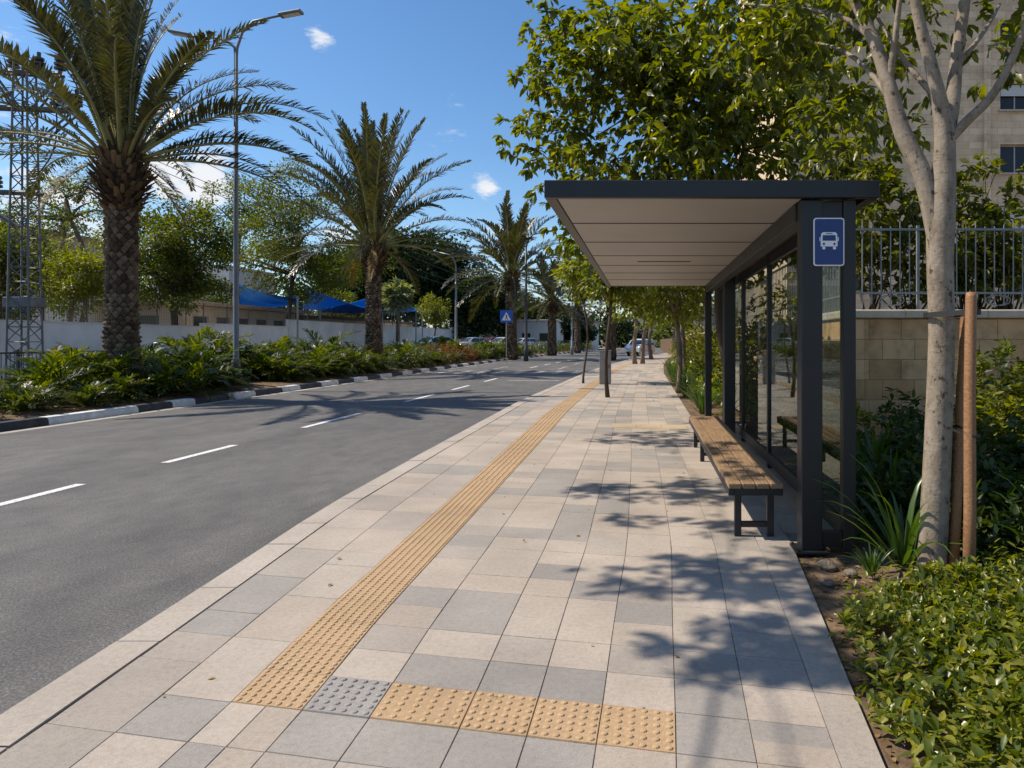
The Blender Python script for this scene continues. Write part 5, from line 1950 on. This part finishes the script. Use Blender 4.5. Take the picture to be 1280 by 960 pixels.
ltree(300, 262, 60, 3.4, 2.6, 34, 110, .25, 'leaf_far', 'bark_dark', 'thin tall tree top behind the street lamp', 107, .18, rough=.6, cl_r=.42, hollow=.2)
for i, (px, py, Y, rx, rz, lab) in enumerate(((515, 345, 100, 6.0, 6.0, 'dark evergreen behind the fan palm'), (550, 345, 104, 6, 6.0, 'tallest dark evergreen left of the third palm'),
                                              (600, 380, 100, 4.2, 4.2, 'dark evergreen between pale lamp and third palm'), (448, 350, 98, 5.5, 5.2, 'dark evergreen left of the second palm trunk'),
                                              (672, 402, 112, 3.6, 3.4, 'small round evergreen left of the fourth palm'), (718, 412, 125, 3.2, 3.2, 'far round evergreen right of the fourth palm'),
                                              (640, 395, 118, 4, 4.2, 'far evergreen hidden behind the third palm'), (480, 340, 108, 6, 6.2, 'evergreen directly behind the second palm crown'))):
    ltree(px, py, Y, rx, rz, 260, 70, .46, 'leaf_pine', 'bark_dark', lab, 120 + i, .3, shape='tuft', rough=.26, hollow=.6, cl_r=.75)
ltree(545, 390, 78, 1.6, 1.9, 110, 40, .22, 'leaf_yellow', 'bark_grey', 'small bright round tree before the dark evergreens', 140, .10, cl_r=.3)
for i, (px, py, Y, rx, rz, lf, lab) in enumerate(((255, 385, 70, 3, 2.4, 'leaf_far', 'bushy tree over the school roof left of the lamp'), (150, 380, 52, 2.4, 2.2, 'leaf_far', 'bushy tree half hidden by the nearest palm trunk'),
                                                  (60, 395, 46, 2.0, 1.6, 'leaf_pine', 'low dark tree over the wall behind the pylon'), (430, 392, 88, 4, 2.8, 'leaf_far', 'bushy tree under the middle blue sail'),
                                                  (275, 405, 66, 2, 1.5, 'leaf_pine', 'low dark tree beside the school building'))):
    ltree(px, py, Y, rx, rz, 80, 90, .26, lf, 'bark_dark', lab, 150 + i, .16)

# fan palm and a small palm top
fpx = P(497, 370, 66)
fp = empty('fan_palm', (fpx.x, 66, -.13), 0, 'silvery fan palm right of the second palm trunk', 'palm tree')
q = MB()
q.tube([(0, 0, 0), (0.03, 0, fpx.z * .5), (0, 0, fpx.z + .1)], [.22, .18, .17], 10)
q.build('trunk', M['bark_grey'], fp, smooth=True)
V, T = [], []
g = np.random.default_rng(5)
for i in range(46):
    az, el = i * 2.4, R(80 - 125 * (i + .5) / 46)
    d = np.array((math.cos(az) * math.cos(el), math.sin(az) * math.cos(el), math.sin(el)))
    s = np.array((-math.sin(az), math.cos(az), 0))
    u = np.cross(d, s) * -1
    rl_ = g.uniform(.45, 1.15)
    d = unit((d + g.normal(size=3) * .18)[None])[0]
    o = np.array((0, 0, fpx.z)) + d * rl_
    for k in range(15):
        a = R(-95 + 190 * k / 14)
        e = d * math.cos(a) + s * math.sin(a) + u * .12 * g.normal()
        wv = np.cross(e, u) * .07
        b = len(V)
        V += [o, o + e * .7 + wv, o + e * g.uniform(1.0, 1.35) - np.array((0, 0, g.uniform(.15, .5))), o + e * .7 - wv]
        T += [(b, b + 1, b + 2), (b, b + 2, b + 3)]
link_mesh('crown', mesh_tris('crown', np.array(V), np.array(T), M['leaf_silver']), fp)
sp = P(80, 302, 46)
r_ = empty('palm_tree', (sp.x, 46, 0), 0, 'small palm top above the yellow green tree by the pylon', 'palm tree', 'palms across the street')
q = MB()
q.tube([(0, 0, -.2), (0, 0, sp.z * .5), (0, 0, sp.z)], [.22, .18, .2], 10)
q.build('trunk', M['bark_dark'], r_, smooth=True)
for i in range(22):
    o = link_mesh('frond', FR_FAR[int(7.9 * (i + .5) / 22)], r_)
    o.location, o.rotation_euler, o.scale = (0, 0, sp.z), (0, 0, i * 2.4), (.42, .42, .42)


# ------------------------------------------------------------------ cars
def car(loc, rz, label, paint, van=False, group='parked cars'):
    root = empty('van' if van else 'parked_car', loc, rz, label, 'van' if van else 'car', None if van else group)
    if van:
        L_, W_, H_ = 4.8, 1.9, 1.95
        prof = [(-2.4, .45), (-2.38, .95), (-2.25, 1.12), (-1.55, 1.25), (-.75, 1.86), (-.3, 1.95), (2.1, 1.92), (2.32, 1.6), (2.4, 1.0), (2.4, .42)]
        belt, cab = 1.15, [(-1.42, 1.27), (-.72, 1.80), (2.05, 1.84), (2.22, 1.25)]
    else:
        L_, W_, H_ = 4.3, 1.75, 1.48
        prof = [(-2.12, .38), (-2.15, .62), (-2.0, .80), (-1.1, .95), (-.35, 1.42), (.1, 1.48), (1.2, 1.42), (1.85, 1.02), (2.12, .92), (2.15, .55), (2.1, .36)]
        belt, cab = .95, [(-.98, .97), (-.32, 1.38), (1.15, 1.38), (1.68, 1.02)]
    q = MB()
    hwid = lambda z: W_ / 2 * (1 - .03 * max(0, .5 - z) / .2 - .20 * max(0, (z - belt) / (H_ - belt)))
    n = len(prof)
    # arches are cut as dark discs set in the side; the shell is a rounded loft
    rows = []
    for k, f in ((-1, 1.0), (-.93, None), (.93, None), (1, 1.0)):
        pass
    vs = []
    for sgn in (-1, 1):
        for x, z in prof: vs.append((x * .985, sgn * hwid(z), z))
    for sgn in (-1, 1):
        for x, z in prof: vs.append((x, sgn * hwid(z) * .90, z + (.015 if z > 1 else 0)))
    fs = [tuple(range(n - 1, -1, -1)), tuple(range(n, 2 * n))]
    for k in range(n):
        j = (k + 1) % n
        fs.append((k, j, 2 * n + j, 2 * n + k))
        fs.append((2 * n + k, 2 * n + j, 3 * n + j, 3 * n + k))
        fs.append((3 * n + k, 3 * n + j, n + j, n + k))
    q.add(vs, fs)
    q.build('body', paint, root)
    for sgn in (-1, 1):
        q = MB()
        pts = [(x, sgn * (hwid(z) + .006), z) for x, z in cab]
        mid = (cab[1][0] + cab[2][0]) / 2
        a, b, c, d = [Vector(p) for p in pts]
        m0, m1 = a.lerp(d, .52), b.lerp(c, .52)
        for quad in ((a, b, m1 - Vector((.04, 0, 0)), m0 - Vector((.04, 0, 0))), (m0 + Vector((.04, 0, 0)), m1 + Vector((.04, 0, 0)), c, d)):
            inn = [v - Vector((0, sgn * .02, 0)) for v in quad]
            q.add(list(quad) + inn, [(0, 1, 2, 3), (7, 6, 5, 4), (0, 4, 5, 1), (1, 5, 6, 2), (2, 6, 7, 3), (3, 7, 4, 0)])
        q.build('side_window', M['car_glass'], root)
    for nm, (i0, i1) in (('windscreen', (3, 4)), ('rear_window', (6, 7))):
        a, b = prof[i0], prof[i1]
        q = MB()
        t0, t1 = .08, .92
        p0 = (a[0] + (b[0] - a[0]) * t0, a[1] + (b[1] - a[1]) * t0)
        p1 = (a[0] + (b[0] - a[0]) * t1, a[1] + (b[1] - a[1]) * t1)
        o = -.02 if nm == 'windscreen' else .02
        w0, w1 = hwid(p0[1]) * .86, hwid(p1[1]) * .86
        vs = [(p0[0] + o, -w0, p0[1] + .025), (p0[0] + o, w0, p0[1] + .025), (p1[0] + o, w1, p1[1] + .025), (p1[0] + o, -w1, p1[1] + .025)]
        vs += [(x - o * 1.5, y, z - .03) for x, y, z in vs]
        q.add(vs, [(0, 1, 2, 3), (7, 6, 5, 4), (0, 4, 5, 1), (1, 5, 6, 2), (2, 6, 7, 3), (3, 7, 4, 0)])
        q.build(nm, M['car_glass'], root)
    for x in (-1.35, 1.35):
        for sgn in (-1, 1):
            q = MB()
            m4 = Matrix.Translation((x, sgn * (W_ / 2 - .10), .32)) @ Matrix.Rotation(R(90), 4, 'X')
            q.lathe([(.20, -.105), (.30, -.11), (.325, -.07), (.325, .07), (.30, .11), (.20, .105)], 18)
            q.v = [tuple(m4 @ Vector(v)) for v in q.v]
            wh = q.build('wheel', M['tyre'], root, smooth=True)
            q = MB()
            q.lathe([(.19, -.112), (.20, -.108), (.20, .108), (.19, .112)], 14)
            q.v = [tuple(m4 @ Vector(v)) for v in q.v]
            q.build('rim', M['rim'], wh)
    z = .72 if not van else .92
    xf = prof[2][0]
    for sgn in (-1, 1):
        q = MB()
        q.box(xf - .10, xf + .12, sgn * .62 - .17, sgn * .62 + .17, z - .09, z + .07, bev=.03)
        q.build('headlight', M['lamp_clear'], root)
        q = MB()
        q.box(2.02, 2.18 if not van else 2.42, sgn * .72 - .10, sgn * .72 + .10, z + .02, z + .22, bev=.02)
        q.build('tail_light', M['lamp_red'], root)
    q = MB()
    q.box(prof[0][0] - .06, prof[0][0] + .05, -.75, .75, .36, .50, bev=.02)
    q.build('bumper', M['tyre'], root)
    q = MB()
    q.box(prof[0][0] - .075, prof[0][0] - .062, -.26, .26, .40, .51)
    q.build('number_plate', M['plate'], root)
    for sgn in (-1, 1):
        q = MB()
        q.box(cab[0][0] + .10, cab[0][0] + .25, sgn * (W_ / 2 + .10) - .08, sgn * (W_ / 2 + .10) + .08, belt + .02, belt + .17, bev=.03)
        q.build('mirror', paint, root)
    return root


silver, blue, white, red_, grey = m_car('silver_paint', (.42, .47, .52)), m_car('light_blue_paint', (.16, .32, .48)), m_car('white_paint', (.72, .73, .74)), m_car('red_paint', (.28, .03, .03)), m_car('dark_grey_paint', (.06, .065, .07))


def far_y(Y): return IL(Y) - 11.6


for px, Y, rz, pt, lab in ((541, 60, R(52), blue, 'light blue parked car right of the fan palm'), (590, 76, R(48), silver, 'silver parked car left of the white car pair'),
                           (614, 80, R(48), red_, 'red parked car between two pale cars'), (628, 74, R(50), white, 'white parked car just left of the crossing sign'), (655, 92, R(40), white, 'white parked car behind the dark street lamp'),
                           (708, 110, R(70), grey, 'dark car beyond the fourth palm')):
    car(((px - VX) / F * Y, Y, .50 if Y < 100 else .2), rz, lab, pt)
# the raised parking strip the cars stand on
pk = MB()
pk.add([(-21.6, 52, -.28), (-10.0, 98, -.28), (-17.0, 100, -.28), (-24.0, 52, -.28), (-21.6, 52, .50), (-10.0, 98, .50), (-17, 100, .50), (-24, 52, .50)], [(4, 5, 6, 7), (0, 1, 5, 4), (1, 2, 6, 5), (2, 3, 7, 6), (3, 0, 4, 7)])
car((-.55, 80.5, -.13), R(68), 'white van coming round the bend at the far end of the pavement', white, van=True)

# far end of the street
for i, (x, y, rx, rz, lf, lab) in enumerate(((30, 175, 12, 6, 'leaf_far', 'far tree mass right of the bend'), (12, 185, 10, 5, 'leaf_far', 'far tree mass at the end of the street'), (-8, 190, 9, 4.5, 'leaf_pine', 'far dark tree behind the farthest palm'),
                                           (-25, 180, 10, 5.5, 'leaf_pine', 'far dark trees beyond the white house'), (-45, 170, 12, 7, 'leaf_pine', 'far dark trees behind the third palm'), (-80, 160, 13, 8, 'leaf_pine', 'far evergreens behind the school'),
                                           (-110, 150, 13, 8, 'leaf_far', 'far trees behind the open crowned tree'), (-60, 150, 10, 8, 'leaf_pine', 'far evergreens right of the school wing'))):
    make_tree('tree', lab, 'tree', (x, y, -.3), (x, y, rz * .5), .4, .3, (x, y, rz * .95), (rx, rx * .7, rz), 170, 14, 1.15, 180 + i, M[lf], M['bark_dark'], 1.2, 'tuft', .2, .35, .6, group='far trees', n_main=6, n_twig=10)
block('house', 'distant pale block at the end of the street', 'building', -6, 8, 205, 220, 8.5, M['plaster_pale'], M['plaster_pale'], [(x, x + 1.6, z, z + 1.4, 'F') for x in np.arange(-5, 7, 2.6) for z in (2, 5)], .3)
